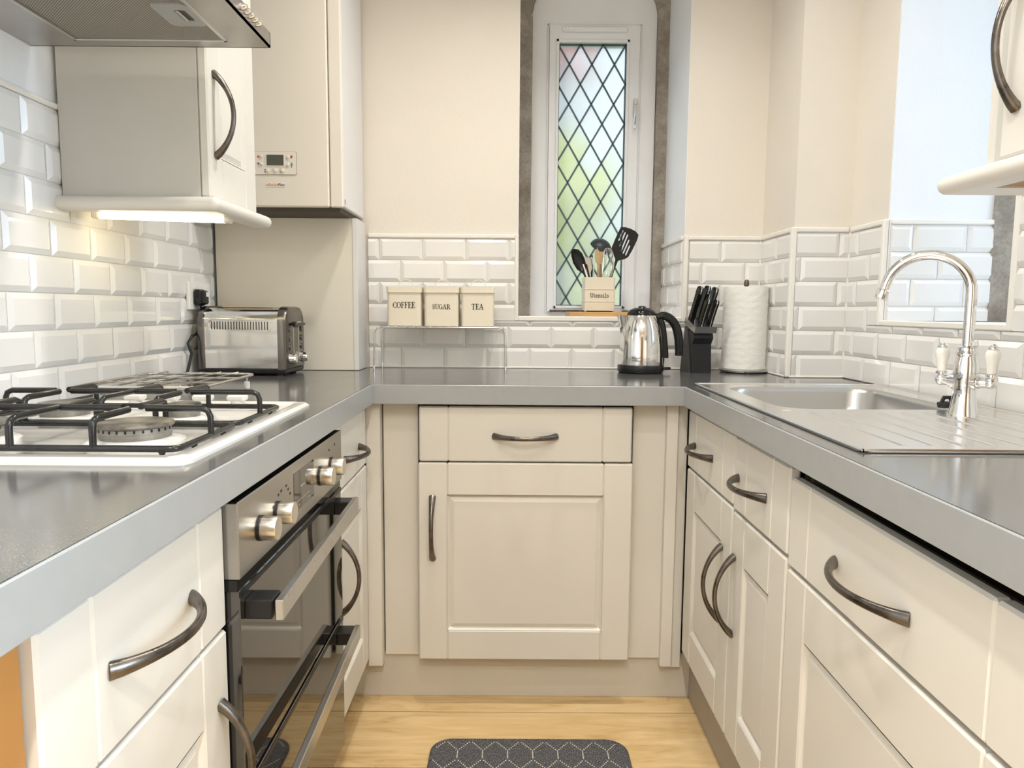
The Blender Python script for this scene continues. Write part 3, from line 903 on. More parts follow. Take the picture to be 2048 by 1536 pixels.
# ------------------------------------------------------------------ built-under double oven
ov = thing('double_oven', 'built-under double oven with steel control panel and dark glass doors', 'oven', (-.66, 1.242, .1))
OY0, OY1, OXF = .9455, 1.5385, -.3665
g = G(); g.box(XL+.03, OXF-.02, OY0+.004, OY1-.004, .12, .838); g.build('body', 'black', ov)
g = G(); g.box(OXF-.030, OXF, OY0, OY1, .728, .836, .0015); cp = g.build('control_panel', 'steel_x', ov)
g = G(); g.box(OXF-.001, OXF+.0006, 1.195, 1.318, .750, .818, .0003); g.build('display', 'oven_glass', cp)
for y0_, y1_, z0_, z1_ in [(1.232, 1.262, .787, .789), (1.205, 1.29, .765, .7662)] + [(1.215+.03*i, 1.228+.03*i, .757, .758) for i in range(3)]:
    g = G(); g.box(OXF+.0005, OXF+.0010, y0_, y1_, z0_, z1_); g.build('display_mark', 'knob', cp)
for y, z in ((1.115, .803), (1.129, .806), (1.155, .808), (1.165, .80), (1.09, .79), (1.175, .79), (1.435, .812), (1.48, .815)):
    g = G(); g.box(OXF-.0004, OXF+.0004, y-.003, y+.003, z-.002, z+.002); g.build('panel_mark', 'ink', cp)
for y in (1.032, 1.112, 1.365, 1.452):
    g = G(); g.lathe([(.0190, 0), (.0190, .003)], 28, (OXF, y, .775), 'x'); kr = g.build('control_knob', 'black', ov, smooth=40)
    g = G(); g.lathe([(.0176, .003), (.0180, .005), (.0178, .0245), (.0170, .0262), (.0158, .0260)], 32, (OXF, y, .775), 'x'); g.build('knob_cap', 'knob', kr, smooth=35)
def oven_door(z0, z1, hz, label):
    g = G(); g.box(OXF-.022, OXF-.002, OY0+.003, OY1-.003, z0, z1, .0015); dd = g.build('oven_door', 'oven_glass', ov, label=label)
    skew = lambda x, y, z: (x-(y-1.242)*.022, y, z)
    for y in (OY0+.020, OY1-.060):
        g = G(); g.box(OXF-.003, OXF+.036, y, y+.040, hz-.016, hz+.012, .002); g.build('handle_bracket', 'black', dd)
    g = G(skew); g.box(OXF+.034, OXF+.046, OY0+.018, OY1-.018, hz-.017, hz+.013, .0015); g.build('handle_bar', 'steel', dd)
    g = G(); g.box(OXF-.0025, OXF-.0012, OY0+.003, OY1-.003, z1-.010, z1-.002); g.build('door_edge', 'black', dd)
oven_door(.428, .712, .680, 'upper dark glass door with steel bar handle')
oven_door(.128, .420, .392, 'lower dark glass door with steel bar handle')
g = G(); g.box(OXF-.024, OXF-.004, OY0, OY1, .712, .728); g.build('vent_gap', 'black_gloss', ov)

# ------------------------------------------------------------------ gas hob
hb = thing('gas_hob', 'white enamel four-burner gas hob set in the left worktop', 'hob', (-.655, 1.17, WT))
HX0, HX1, HY0, HY1 = -.905, -.405, .884, 1.456
g = G()
loops = []
for ins, z, r in ((0, WT-.002, .022), (0, WT+.004, .022), (.006, WT+.009, .022), (.024, WT+.009, .015), (.030, WT+.005, .012)):
    loops.append([(x, y, z) for x, y in rrect(HX0+ins, HX1-ins, HY0+ins, HY1-ins, r)])
n = len(loops[0]); vs = [p for l in loops for p in l]; fs = []
for j in range(len(loops)-1):
    for i in range(n): fs.append((j*n+i, j*n+(i+1) % n, (j+1)*n+(i+1) % n, (j+1)*n+i))
fs.append(tuple((len(loops)-1)*n+i for i in range(n))); fs.append(tuple(range(n-1, -1, -1)))
g.add(vs, fs); g.build('hob_plate', 'enamel', hb, smooth=35)
burners = [(-.546, 1.035, .050), (-.568, 1.240, .027), (-.778, 1.245, .040), (-.775, 1.035, .040)]
for x, y, r in burners:
    z = WT+.005
    g = G(); g.lathe([(r*1.35, 0), (r*1.2, .004), (r*1.05, .005)], 32, (x, y, z)); br = g.build('burner', 'enamel', hb, smooth=40)
    g = G(); g.lathe([(r*.96, .004), (r*.98, .013), (r, .014), (r, .021), (r*.9, .022)], 36, (x, y, z)); g.build('burner_ring', 'burner', br, smooth=30)
    g = G()
    for i in range(int(20*r/.05)+8):
        a = 2*PI*i/(int(20*r/.05)+8); q = Matrix.Rotation(a, 3, 'Z')
        for dx0, dx1, dy, z0, z1 in ((r-.001, r+.0006, .0013, .0165, .0205),):
            pts = [q @ Vector(p) for p in ((dx0, -dy, z0), (dx1, -dy, z0), (dx1, dy, z0), (dx0, dy, z0), (dx0, -dy, z1), (dx1, -dy, z1), (dx1, dy, z1), (dx0, dy, z1))]
            g.add([(p.x+x, p.y+y, p.z+z) for p in pts], [(0, 1, 2, 3), (4, 5, 6, 7), (0, 1, 5, 4), (1, 2, 6, 5), (2, 3, 7, 6), (3, 0, 4, 7)])
    g.build('flame_ports', 'black', br)
    g = G(); g.lathe([(r*1.05, .022), (r*1.06, .024), (r*1.02, .027), (r*.75, .0285), (r*.6, .0275), (.001, .0275)], 36, (x, y, z)); g.build('burner_cap', 'burner_cap', br, smooth=40)
def grate(y0, y1, bs, label):
    """black wire pan support over two burners"""
    x0, x1 = -.880, -.436; zb_, zt_ = WT+.013, WT+.052; r = .0047
    g = G()
    ring = [(x, y, zb_) for x, y in rrect(x0, x1, y0, y1, .014, 4)]
    g.tube(ring, r, 8, closed=True)
    xm = -.655
    def bent(p0, p1):    # post rising from the frame and bending inward
        p0, p1 = Vector(p0), Vector(p1); d = (p1-p0).normalized()
        g.tube([(p0.x, p0.y, zb_), (p0.x, p0.y, zt_-.012), tuple(Vector((p0.x, p0.y, zt_-.0035))+d*.0035), tuple(Vector((p0.x, p0.y, zt_))+d*.012), (p1.x, p1.y, zt_)], [r, r, r, r*1.05, r*1.1], 8)
    for bx, by, br_ in bs:
        s = max(.014, br_*.35)
        outer = x1 if bx > xm else x0
        bent((outer, by, 0), (bx+math.copysign(s, outer-bx), by, 0))
        bent((bx, y0, 0), (bx, by-s, 0)); bent((bx, y1, 0), (bx, by+s, 0))
    a, b = bs
    if a[0] < b[0]: a, b = b, a
    ym = (a[1]+b[1])/2
    g.tube([(a[0]-max(.014, a[2]*.35), ym, zt_), (b[0]+max(.014, b[2]*.35), ym, zt_)], r*1.1, 8)
    g.tube([(xm, y0, zb_), (xm, y0, zt_-.012), (xm, y0+.0035, zt_-.0035), (xm, y0+.012, zt_), (xm, y1-.012, zt_), (xm, y1-.0035, zt_-.0035), (xm, y1, zt_-.012), (xm, y1, zb_)], r, 8)
    for px, py in ((x0+.02, y0), (x1-.02, y0), (x0+.02, y1), (x1-.02, y1), (x1, y0+.05), (x1, y1-.05)): g.sphere((px, py, zb_-.004), .005, 8)
    o = g.build('pan_support', 'enamel_black', smooth=50)
    return tag(o, label, 'pan support')
grate(.928, 1.128, [burners[0], burners[3]], 'black iron pan support over the large front burner of the hob')
grate(1.140, 1.342, [burners[1], burners[2]], 'black iron pan support over the small burner nearest the hob knobs')
for x in (-.735, -.668, -.602, -.535):
    g = G(); g.lathe([(.021, 0), (.019, .003), (.012, .007), (.011, .012)], 20, (x, 1.398, WT+.005)); kn = g.build('hob_knob', 'enamel', hb, smooth=40)
    g = G(); g.box(x-.018, x+.018, 1.385, 1.411, WT+.016, WT+.029, .004); g.build('knob_grip', 'enamel', kn)

# wire cooling rack lying behind the hob
rk = thing('cooling_rack', 'chrome wire cooling rack with small feet lying behind the hob', 'wire rack', (-.76, 1.66, WT+.028), local=False)
RX0, RX1, RY0, RY1, RZ = -.905, -.640, 1.480, 1.800, WT+.032
g = G(); g.tube([(x, y, RZ) for x, y in rrect(RX0, RX1, RY0, RY1, .03, 5)], .0034, 8, closed=True)
g.tube([(x, y, RZ-.008) for x, y in rrect(RX0+.03, RX1-.03, RY0+.03, RY1-.03, .03, 5)], .0024, 8, closed=True)
g.build('rim', 'wire', rk, smooth=50)
for i in range(1, 6):
    g = G(); x = RX0+(RX1-RX0)*i/6; g.tube([(x, RY0, RZ+.004), (x, RY1, RZ+.004)], .0015, 6); g.build('wire', 'wire', rk, smooth=50)
for i in range(1, 3):
    g = G(); y = RY0+(RY1-RY0)*i/3; g.tube([(RX0, y, RZ), (RX1, y, RZ)], .0024, 6); g.build('cross_wire', 'wire', rk, smooth=50)
for x, y in ((RX0+.03, RY0+.03), (RX1-.012, RY0+.03), (RX0+.03, RY1-.03), (RX1-.012, RY1-.03)):
    g = G(); g.tube([(x, y, RZ), (x, y, RZ-.016)], .0025, 6); f_ = g.build('foot_stem', 'wire', rk)
    g = G(); g.lathe([(.006, -.032), (.007, -.026), (.0065, -.016)], 10, (x, y, RZ)); g.build('foot', 'socket', f_, smooth=50)

# ------------------------------------------------------------------ cooker hood
hd = thing('cooker_hood', 'stainless steel cooker hood with mesh filter above the hob', 'cooker hood', (-.7, 1.165, 1.605))
CHX, CHY0, CHY1, CHZ = -.474, .866, 1.466, 1.604
g = G()
fr_x0, fr_x1, fr_y0, fr_y1 = -.838, -.545, .905, 1.435
g.prism([(XL+.001, CHY0), (CHX, CHY0), (CHX, CHY1), (XL+.001, CHY1)], CHZ, CHZ+.004, 'z', holes=[[(fr_x0, fr_y0), (fr_x1, fr_y0), (fr_x1, fr_y1), (fr_x0, fr_y1)]])
g.box(CHX-.003, CHX, CHY0, CHY1, CHZ, CHZ+.028); g.box(XL+.001, CHX, CHY1-.003, CHY1, CHZ, CHZ+.028); g.box(XL+.001, CHX, CHY0, CHY0+.003, CHZ, CHZ+.028)
# sloping canopy up to the flue
a = [(XL+.001, CHY0, CHZ+.028), (CHX, CHY0, CHZ+.028), (CHX, CHY1, CHZ+.028), (XL+.001, CHY1, CHZ+.028)]
b = [(XL+.001, 1.055, CHZ+.235), (-.70, 1.055, CHZ+.235), (-.70, 1.275, CHZ+.235), (XL+.001, 1.275, CHZ+.235)]
g.add(a+b, [(0, 1, 5, 4), (1, 2, 6, 5), (2, 3, 7, 6), (3, 0, 4, 7), (4, 5, 6, 7)])
g.build('canopy', 'hood_steel', hd)
g = G(); g.box(XL+.001, -.70, 1.055, 1.275, CHZ+.235, CEIL-.002); g.build('flue', 'hood_steel', hd)
g = G(); g.box(fr_x0, fr_x1, fr_y0, fr_y1, CHZ+.003, CHZ+.008); fl = g.build('grease_filter', 'filter', hd)
g = G()
for b in ((fr_x0, fr_x0+.007, fr_y0, fr_y1), (fr_x1-.007, fr_x1, fr_y0, fr_y1), (fr_x0, fr_x1, fr_y0, fr_y0+.007), (fr_x0, fr_x1, fr_y1-.007, fr_y1)):
    g.box(b[0], b[1], b[2], b[3], CHZ-.001, CHZ+.004, .001)
g.build('filter_frame', 'steel', fl)
g = G(); g.prism(rrect(-.615, -.5525, 1.268, 1.362, .012), CHZ+.0005, CHZ+.004, 'z', holes=[rrect(-.583, -.564, 1.292, 1.338, .004)]); cl = g.build('filter_catch', 'fascia', fl)
g = G(); g.box(-.584, -.563, 1.291, 1.339, CHZ+.002, CHZ+.004); g.build('catch_recess', 'carcass', fl)
g = G(); g.box(-.581, -.575, 1.294, 1.336, CHZ-.001, CHZ+.003, .001); g.build('catch_slider', 'steel', fl)
for i in range(5):
    g = G(); y = 1.310+i*.0185; g.lathe([(.0058, 0), (.0054, .009), (.0040, .012)], 12, (CHX, y, CHZ+.014), 'x'); g.build('push_button', 'chrome', hd, smooth=40)

# ------------------------------------------------------------------ left wall cabinet with lit pelmet
wc = thing('wall_cabinet', 'cream wall cabinet beside the cooker hood, lamp lit beneath it', 'cabinet', (-.78, 1.66, 1.32))
UY0, UY1, UXF = 1.525, 1.803, -.6465
g = G(); g.box(XL+.001, UXF, UY0+.018, UY1, 1.325, 2.06); g.build('body', 'unit_shaded', wc)
g = G(); g.box(XL+.010, UXF+.0005, UY0, UY0+.018, 1.325, 2.06, .001); g.build('side_panel', 'unit_shaded', wc)
d = front(wc, 'door', 'left', (UXF+.001, UY0+.001, 0), 1.327, UY1-UY0-.006, .733, True, st=.066)
handle(d, (UXF+.021, 1.560, 1.500), (0, 0, 1), (1, 0, 0), L=.170)
def pelmet_bar(pts, m='unit', r=.0155, parent=None, name='pelmet'):
    g = G(); g.tube(pts, r, 14, flat=1.0); return g.build(name, m, parent, smooth=60)
zp = 1.3105
PX, PY0, PY1 = -.615, 1.513, 1.828
g = G(); g.tube([(XL+.008, PY0, zp), (PX, PY0, zp)], .0145, 16); g.sphere((PX, PY0, zp), .0146, 14); g.box(XL+.012, PX, PY0, PY0+.028, zp-.0145, zp+.0142)
pm = g.build('pelmet', 'unit', wc, smooth=50)
g = G(); g.tube([(PX, PY0, zp), (PX, PY1, zp)], .0145, 16); g.sphere((PX, PY1, zp), .0145, 14); g.box(PX-.028, PX, PY0+.028, PY1, zp-.0145, zp+.0142)
g.build('pelmet', 'unit', wc, smooth=50)
# lamp under the cabinet
lp = thing('under_cabinet_lamp', 'lit fluorescent strip lamp fixed under the left wall cabinet', 'lamp', (-.76, 1.60, 1.322))
g = G(); g.box(-.905, -.632, 1.572, 1.668, 1.304, 1.325, .003); g.build('lamp_body', 'unit', lp)
g = G(); g.tube([(-.885, 1.578, 1.2955), (-.640, 1.640, 1.2955)], .0095, 12); g.build('lamp_tube', 'tube', lp, smooth=50)
for x, y in ((-.892, 1.576), (-.636, 1.641)):
    g = G(); g.box(x-.008, x+.008, y-.011, y+.011, 1.286, 1.3045, .003); g.build('lamp_holder', 'unit', lp)

# ------------------------------------------------------------------ right wall cabinet
wc = thing('wall_cabinet', 'cream wall cabinet at top right with curved handle and rounded pelmet', 'cabinet', (.86, .8, 1.32))
RY_0, RY_1, RXF = .52, 1.118, .721
g = G(); g.box(RXF, XR-.001, RY_0, RY_1-.018, 1.316, 2.03); g.build('body', 'unit_shaded', wc)
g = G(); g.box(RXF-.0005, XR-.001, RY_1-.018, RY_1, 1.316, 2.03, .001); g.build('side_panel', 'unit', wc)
g = G(); g.box(RXF-.001, XR-.02, RY_0+.02, RY_1-.02, 1.287, 1.316); g.build('underside', 'oak', wc, label='orange-brown underside board')
d = front(wc, 'door', 'right', (RXF-.001, RY_0, 0), 1.318, 1.060-RY_0, .71, True, st=.078)
handle(d, (RXF-.021, 1.030, 1.470), (0, 0, 1), (-1, 0, 0), L=.178, h=.036)
zq = 1.2985
g = G(); g.tube([(RXF-.030, RY_1+.045, zq), (RXF-.030, RY_0, zq)], .0142, 16); g.sphere((RXF-.030, RY_1+.045, zq), .0143, 14); g.box(RXF-.030, RXF+.001, RY_0, RY_1+.045, zq-.0142, zq+.0138)
g.build('pelmet', 'unit', wc, smooth=50)
g = G(); g.tube([(RXF-.030, RY_1+.045, zq), (XR-.012, RY_1+.045, zq)], .0142, 16); g.box(RXF+.001, XR-.015, RY_1-.022, RY_1+.045, zq-.0142, zq+.0138)
g.build('pelmet', 'unit', wc, smooth=50)

# ------------------------------------------------------------------ boiler and boxing below
bl = thing('boiler', 'cream wall-mounted boiler with small grey control screen', 'boiler', (-.71, 2.28, 1.39))
BX0, BX1, BYF, BZ0, BZ1 = -.935, -.490, 2.130, 1.390, 2.12
g = G(); g.box(BX0, BX1, BYF+.012, YB-.012, BZ0+.004, BZ1, .003); g.build('casing', 'boiler_daylit', bl)
g = G(); g.box(BX0, -.529, BYF-.002, BYF+.014, BZ0, BZ1, .004); g.build('front_panel', 'boiler', bl)
g = G(); g.box(-.5265, BX1, BYF, BYF+.014, BZ0, BZ1, .003); g.build('side_strip', 'boiler', bl)
g = G(); g.box(BX0+.02, BX1-.015, BYF+.03, YB-.02, BZ0-.010, BZ0+.005); g.build('underside', 'carcass', bl)
g = G(); g.box(BX1-.0005, BX1+.0006, 2.150, 2.166, 1.402, 1.416); g.build('side_clip', 'fascia', bl)
yc = BYF-.002
g = G(); g.prism(rrect(-.790, -.622, 1.481, 1.5455, .004), yc-.0022, yc+.001, 'y'); cpn = g.build('control_panel', 'boiler', bl)
g = G(); g.prism(rrect(-.790, -.6213, 1.4803, 1.5462, .0045), yc-.0008, yc+.001, 'y'); g.build('panel_shadow_line', 'carcass', bl)
g = G(); g.prism(rrect(-.7095, -.655, 1.5035, 1.5385, .002), yc-.0035, yc-.0015, 'y'); sc_ = g.build('screen_bezel', 'boiler_daylit', cpn)
g = G(); g.box(-.7065, -.658, yc-.0042, yc-.003, 1.5065, 1.5365); g.build('screen', 'screen', cpn)
for x, z in ((-.722, 1.5325), (-.722, 1.5105), (-.645, 1.5305), (-.645, 1.509), (-.7035, 1.4915), (-.682, 1.4915), (-.661, 1.4915)):
    g = G(); g.lathe([(.0048, 0), (.0046, -.0035), (.0025, -.0045)], 14, (x, yc-.002, z), 'y'); g.build('push_button', 'fascia' if False else 'boiler', cpn, smooth=40)
def flat(name, poly, m, parent, y=None, label=None):
    g = G(); y = yc-.0024 if y is None else y
    g.prism(poly, y-.0004, y+.0004, 'y'); return g.build(name, m, parent, label=label)
flat('up_arrow', [(-.7345, 1.5295), (-.728, 1.5295), (-.73125, 1.5355)], 'red', cpn, label='red up arrow mark')
flat('down_arrow', [(-.7345, 1.5135), (-.728, 1.5135), (-.73125, 1.5075)], 'navy', cpn, label='dark blue down arrow mark')
flat('off_mark', circle(-.6355, 1.5305, .0034), 'red', cpn, label='red round mark')
flat('on_mark', circle(-.6352, 1.5095, .0034), 'green', cpn, label='green round mark')
g = G()
for a, b, c, d in ((-.638, -.633, 1.5355, 1.5362), (-.638, -.633, 1.5152, 1.5158), (-.637, -.634, 1.5015, 1.5045), (-.714, -.7105, 1.4935, 1.496), (-.714, -.7105, 1.488, 1.4905), (-.6705, -.6675, 1.487, 1.490)):
    g.box(a, b, yc-.0027, yc-.002, c, d)
g.build('panel_symbols', 'navy', cpn)
def ring_g(cx, cz, r, w, y, g):
    g.prism(circle(cx, cz, r, 14), y-.0003, y+.0003, 'y', holes=[circle(cx, cz, r-w, 14)])
g = G(); ring_g(-.690, 1.4955, .0028, .0006, yc-.0024, g); ring_g(-.669, 1.4955, .0028, .0006, yc-.0024, g); g.build('panel_rings', 'fascia', cpn)
# maker sticker with lettering
def text_obj(body, size, m, parent, loc, rot=(PI/2, 0, 0), wrap=None, name='lettering', extr=.0003, align='LEFT'):
    cu = bpy.data.curves.new(name, 'FONT'); cu.body = body; cu.size = size; cu.extrude = extr; cu.align_x = align
    tmp = bpy.data.objects.new('tmp_text', cu); col.objects.link(tmp)
    dg = bpy.context.evaluated_depsgraph_get(); dg.update()
    me = bpy.data.meshes.new_from_object(tmp.evaluated_get(dg))
    bpy.data.objects.remove(tmp)
    Rm = Matrix.Translation(loc) @ Matrix.Rotation(rot[2], 4, 'Z') @ Matrix.Rotation(rot[0], 4, 'X')
    off = Vector(root_off(parent))
    for v in me.vertices:
        if wrap: v.co = Vector(wrap(v.co)) - off
        else: v.co = (Rm @ v.co) - off
    me.name = name; me.materials.clear(); me.materials.append(M[m])
    return link(name, me, None, parent)
g = G(); g.prism(rrect(-.7105, -.656, 1.4455, 1.4590, .002), yc-.0012, yc+.0004, 'y'); stk = g.build('sticker', 'label_white', bl)
text_obj('Boiler', .0118, 'orange', stk, (-.7035, yc-.0014, 1.4485))
text_obj('Plan', .0118, 'ink', stk, (-.6765, yc-.0014, 1.4485))
g = G(); g.box(-.7085, -.7045, yc-.0016, yc-.001, 1.4495, 1.4535); g.build('sticker_mark', 'orange', stk)
# boxing below the boiler
bx = thing('pipe_boxing', 'flat cream boxing panel below the boiler behind the toaster', 'boxing', (-.71, 2.36, WT))
g = G(); g.box(XL+.012, -.500, 2.292, 2.308, WT+.001, 1.379, .001); g.build('front_board', 'casing', bx)
g = G(); g.box(-.500, -.484, 2.290, YB-.012, WT+.001, 1.379, .001); g.build('side_board', 'casing_daylit', bx)

# ------------------------------------------------------------------ toaster, plug, socket
ts = thing('toaster', 'polished steel toaster with dark end caps on the left worktop', 'toaster', (-.778, 2.168, WT), math.radians(-2), local=True)
def toaster_profile(hw, z0, z1, r, n=7):
    return [(-hw, z0), (hw, z0)] + arc(hw-r, z1-r, r, 0, 90, n) + arc(-hw+r, z1-r, r, 90, 180, n)
TL = .132
g = G(); g.prism(toaster_profile(.079, .020, .197, .040), -TL+.018, TL-.020, 'x'); g.build('body', 'polished', ts, smooth=30)
for sx, xa, xb in ((-1, -TL, -TL+.020), (1, TL-.026, TL)):
    prof = toaster_profile(.084, .018, .202, .044)
    inn = toaster_profile(.074, .026, .192, .036)
    n = len(prof); xo = xb if sx > 0 else xa; xi = xa if sx > 0 else xb
    vs = [(xi, p[0], p[1]) for p in prof] + [(xo-sx*.010, p[0], p[1]) for p in prof] + [(xo-sx*.003, p[0]*.97, .11+(p[1]-.11)*.97) for p in prof] + [(xo, p[0], p[1]) for p in inn]
    fs = [tuple(range(n))]
    for q in range(3):
        for i in range(n): fs.append((q*n+i, q*n+(i+1) % n, (q+1)*n+(i+1) % n, (q+1)*n+i))
    fs.append(tuple(3*n+i for i in range(n)))
    g = G(); g.add(vs, fs); cap_ = g.build('end_cap', 'gunmetal', ts, smooth=35)
    if sx > 0: cap_r = cap_
g = G(); g.box(-TL+.004, TL-.004, -.083, .083, .006, .022, .004)
for x in (-.10, .10):
    for y in (-.06, .06): g.lathe([(.010, 0), (.010, .008)], 10, (x, y, 0))
g.build('base', 'black', ts)
g = G(); g.prism(rrect(-.098, .086, .128, .164, .012), -.0812, -.0785, 'y', holes=[rrect(-.095, .083, .131, .161, .010)]); vp = g.build('vent_rim', 'polished', ts)
for i in range(21):
    g = G(); x = -.088+i*.0082; g.prism(rrect(x-.0013, x+.0013, .134, .158, .0012, 3), -.0800, -.0785, 'y'); g.build('vent_slot', 'carcass', vp)
for y in (-.030, .030):
    g = G(); g.box(-.085, .078, y-.012, y+.012, .1965, .1985, .001); g.build('bread_slot', 'black', ts)
g = G(); g.box(-.07, .05, -.040, -.020, .1975, .2005, .001); g.build('slot_guard', 'bamboo', ts)
for y in (-.022, .022):
    g = G(); g.box(TL-.001, TL+.001, y-.002, y+.002, .035, .150); g.build('lever_track', 'chrome', ts)
g = G(); g.box(TL, TL+.016, -.046, .046, .146, .154, .003); g.box(TL-.002, TL+.004, -.020, .020, .140, .150, .002); lv = g.build('lever', 'black', ts)
g = G(); g.box(TL+.004, TL+.013, -.018, .018, .153, .158, .002); g.build('lever_plate', 'chrome', lv)
for y in (-.055, .055):
    for z in (.135, .108, .082):
        g = G(); g.lathe([(.0090, -.001), (.0088, .002), (.006, .003)], 16, (TL, y*.95, z), 'x'); g.build('push_button', 'gunmetal', ts, smooth=40)
    g = G(); g.lathe([(.0165, -.001), (.016, .006), (.0145, .016), (.011, .019)], 24, (TL, y*.95, .050), 'x'); g.build('browning_dial', 'polished', ts, smooth=40)

so = thing('wall_socket', 'white double wall socket on the tiles behind the toaster', 'socket', (XL+.008, 2.155, 1.13))
g = G(); g.box(XL+.007, XL+.018, 2.082, 2.228, 1.090, 1.172, .003); g.build('plate', 'socket', so)
for y in (2.115, 2.190):
    g = G(); g.box(XL+.018, XL+.0215, y-.005, y+.005, 1.150, 1.164, .001); g.build('rocker_switch', 'socket', so)
g = G()
for dy, dz in ((0, 1.136), (-.009, 1.122), (.009, 1.122)): g.box(XL+.0178, XL+.0184, 2.192+dy-.002, 2.192+dy+.002, dz-.003, dz+.003)
g.build('socket_holes', 'carcass', so)
pl = thing('mains_plug', 'black plug in the wall socket with cable down to the toaster', 'plug', (XL+.02, 2.125, 1.12))
g = G(); g.box(XL+.018, XL+.040, 2.103, 2.148, 1.102, 1.150, .006); g.box(XL+.036, XL+.050, 2.110, 2.142, 1.106, 1.147, .005); g.build('plug_body', 'black_gloss', pl)
g = G(); g.box(XL+.0495, XL+.0506, 2.121, 2.136, 1.129, 1.142); g.build('plug_label', 'socket', pl)
g = G(); g.tube([(XL+.032, 2.125, 1.106), (XL+.034, 2.125, 1.08), (XL+.034, 2.128, 1.03), (XL+.022, 2.08, 1.015), (XL+.018, 2.06, .995), (XL+.024, 2.068, .965), (XL+.022, 2.055, .935), (XL+.018, 2.045, .906)], .0042, 8)
g.build('cable', 'black', pl, smooth=60)

# ------------------------------------------------------------------ lettering made of strokes
GL = {
 'C': (.72, [((.66, .70), (.60, .90), (.40, .99), (.20, .90), (.08, .70), (.06, .50), (.08, .30), (.20, .10), (.40, .01), (.58, .08), (.67, .28))], [(.085, .26, .10, .74, .10), (.66, .66, .66, .98, .03)]),
 'O': (.80, [((.40, .99), (.20, .90), (.08, .70), (.06, .50), (.08, .30), (.20, .10), (.40, .01), (.60, .10), (.72, .30), (.74, .50), (.72, .70), (.60, .90), (.40, .99))], [(.09, .28, .09, .72, .10), (.71, .28, .71, .72, .10)]),
 'F': (.66, [((.04, .98), (.60, .98), (.61, .78)), ((.2, .52), (.44, .52)), ((.44, .42), (.44, .62)), ((.04, .02), (.36, .02))], [(.20, 0, .20, 1, .11)]),
 'E': (.68, [((.04, .98), (.60, .98), (.61, .78)), ((.2, .52), (.44, .52)), ((.44, .42), (.44, .62)), ((.04, .02), (.61, .02), (.63, .24))], [(.20, 0, .20, 1, .11)]),
 'T': (.74, [((.05, .76), (.06, .98), (.68, .98), (.69, .76)), ((.22, .02), (.52, .02))], [(.37, 0, .37, 1, .11)]),
 'A': (.84, [((.40, .99), (.12, .02)), ((.02, .02), (.26, .02)), ((.52, .02), (.82, .02)), ((.22, .34), (.56, .34))], [(.42, .98, .68, .02, .10)]),
 'S': (.62, [((.53, .72), (.50, .90), (.30, .99), (.12, .90), (.08, .74), (.16, .60), (.34, .50), (.50, .40), (.56, .26), (.50, .10), (.30, .01), (.12, .10), (.08, .30))], [(.18, .60, .46, .42, .09), (.53, .72, .53, .96, .03)]),
 'U': (.80, [((.04, .98), (.34, .98)), ((.54, .98), (.78, .98)), ((.66, .98), (.66, .30), (.58, .08), (.42, .01), (.26, .08), (.19, .28))], [(.19, .2, .19, 1, .10)]),
 'G': (.80, [((.64, .72), (.58, .90), (.40, .99), (.20, .90), (.08, .70), (.06, .50), (.08, .30), (.20, .10), (.40, .01), (.56, .06), (.64, .16)), ((.50, .44), (.78, .44))], [(.085, .26, .10, .74, .10), (.65, .04, .65, .44, .09)]),
 'R': (.80, [((.04, .98), (.40, .98), (.58, .88), (.60, .74), (.54, .58), (.38, .50), (.2, .50)), ((.04, .02), (.36, .02)), ((.64, .02), (.80, .02))], [(.20, 0, .20, 1, .11), (.58, .64, .58, .86, .07), (.40, .50, .68, .02, .09)]),
 't': (.52, [((.08, .66), (.46, .66)), ((.22, .9), (.22, .14), (.32, .03), (.46, .12))], []),
 'e': (.60, [((.10, .36), (.52, .36), (.50, .56), (.32, .68), (.14, .58), (.08, .36), (.14, .12), (.32, .02), (.52, .12))], []),
 'n': (.64, [((.04, .66), (.16, .66), (.16, .03)), ((.16, .5), (.32, .67), (.48, .6), (.50, .03)), ((.04, .02), (.26, .02)), ((.40, .02), (.60, .02))], []),
 's': (.54, [((.44, .54), (.28, .68), (.12, .58), (.14, .42), (.40, .28), (.42, .12), (.26, .02), (.08, .14))], []),
 'i': (.50, [((.12, .66), (.26, .66), (.26, .03)), ((.08, .02), (.44, .02)), ((.26, .84), (.26, .92))], []),
 'l': (.50, [((.12, .98), (.26, .98), (.26, .03)), ((.08, .02), (.44, .02))], []),
}
def letters(txt, h, cx, z, y, parent, thin=.035, m='ink', wide=1.0):
    g = G()
    tot = sum(GL[c][0] for c in txt)*h*wide; x = cx-tot/2
    def stroke(p, q, w):
        d = Vector((q[0]-p[0], q[1]-p[1])); L = d.length
        if L < 1e-6: return
        d /= L; nn = Vector((-d.y, d.x))*w; e = d*w*.5
        pts = [Vector(p)-e+nn, Vector(p)-e-nn, Vector(q)+e-nn, Vector(q)+e+nn]
        g.add([(x+a.x*h*wide, y, z+a.y*h) for a in pts] + [(x+a.x*h*wide, y+.0004, z+a.y*h) for a in pts], [(0, 1, 2, 3), (7, 6, 5, 4), (0, 4, 5, 1), (1, 5, 6, 2), (2, 6, 7, 3), (3, 7, 4, 0)])
    for c in txt:
        w, polys, bars = GL[c]
        for pl_ in polys:
            for a, b in zip(pl_, pl_[1:]): stroke(a, b, thin)
        for x0, y0, x1, y1, bw in bars: stroke((x0, y0), (x1, y1), bw*.75)
        x += w*h*wide
    return g.build('lettering', m, parent)

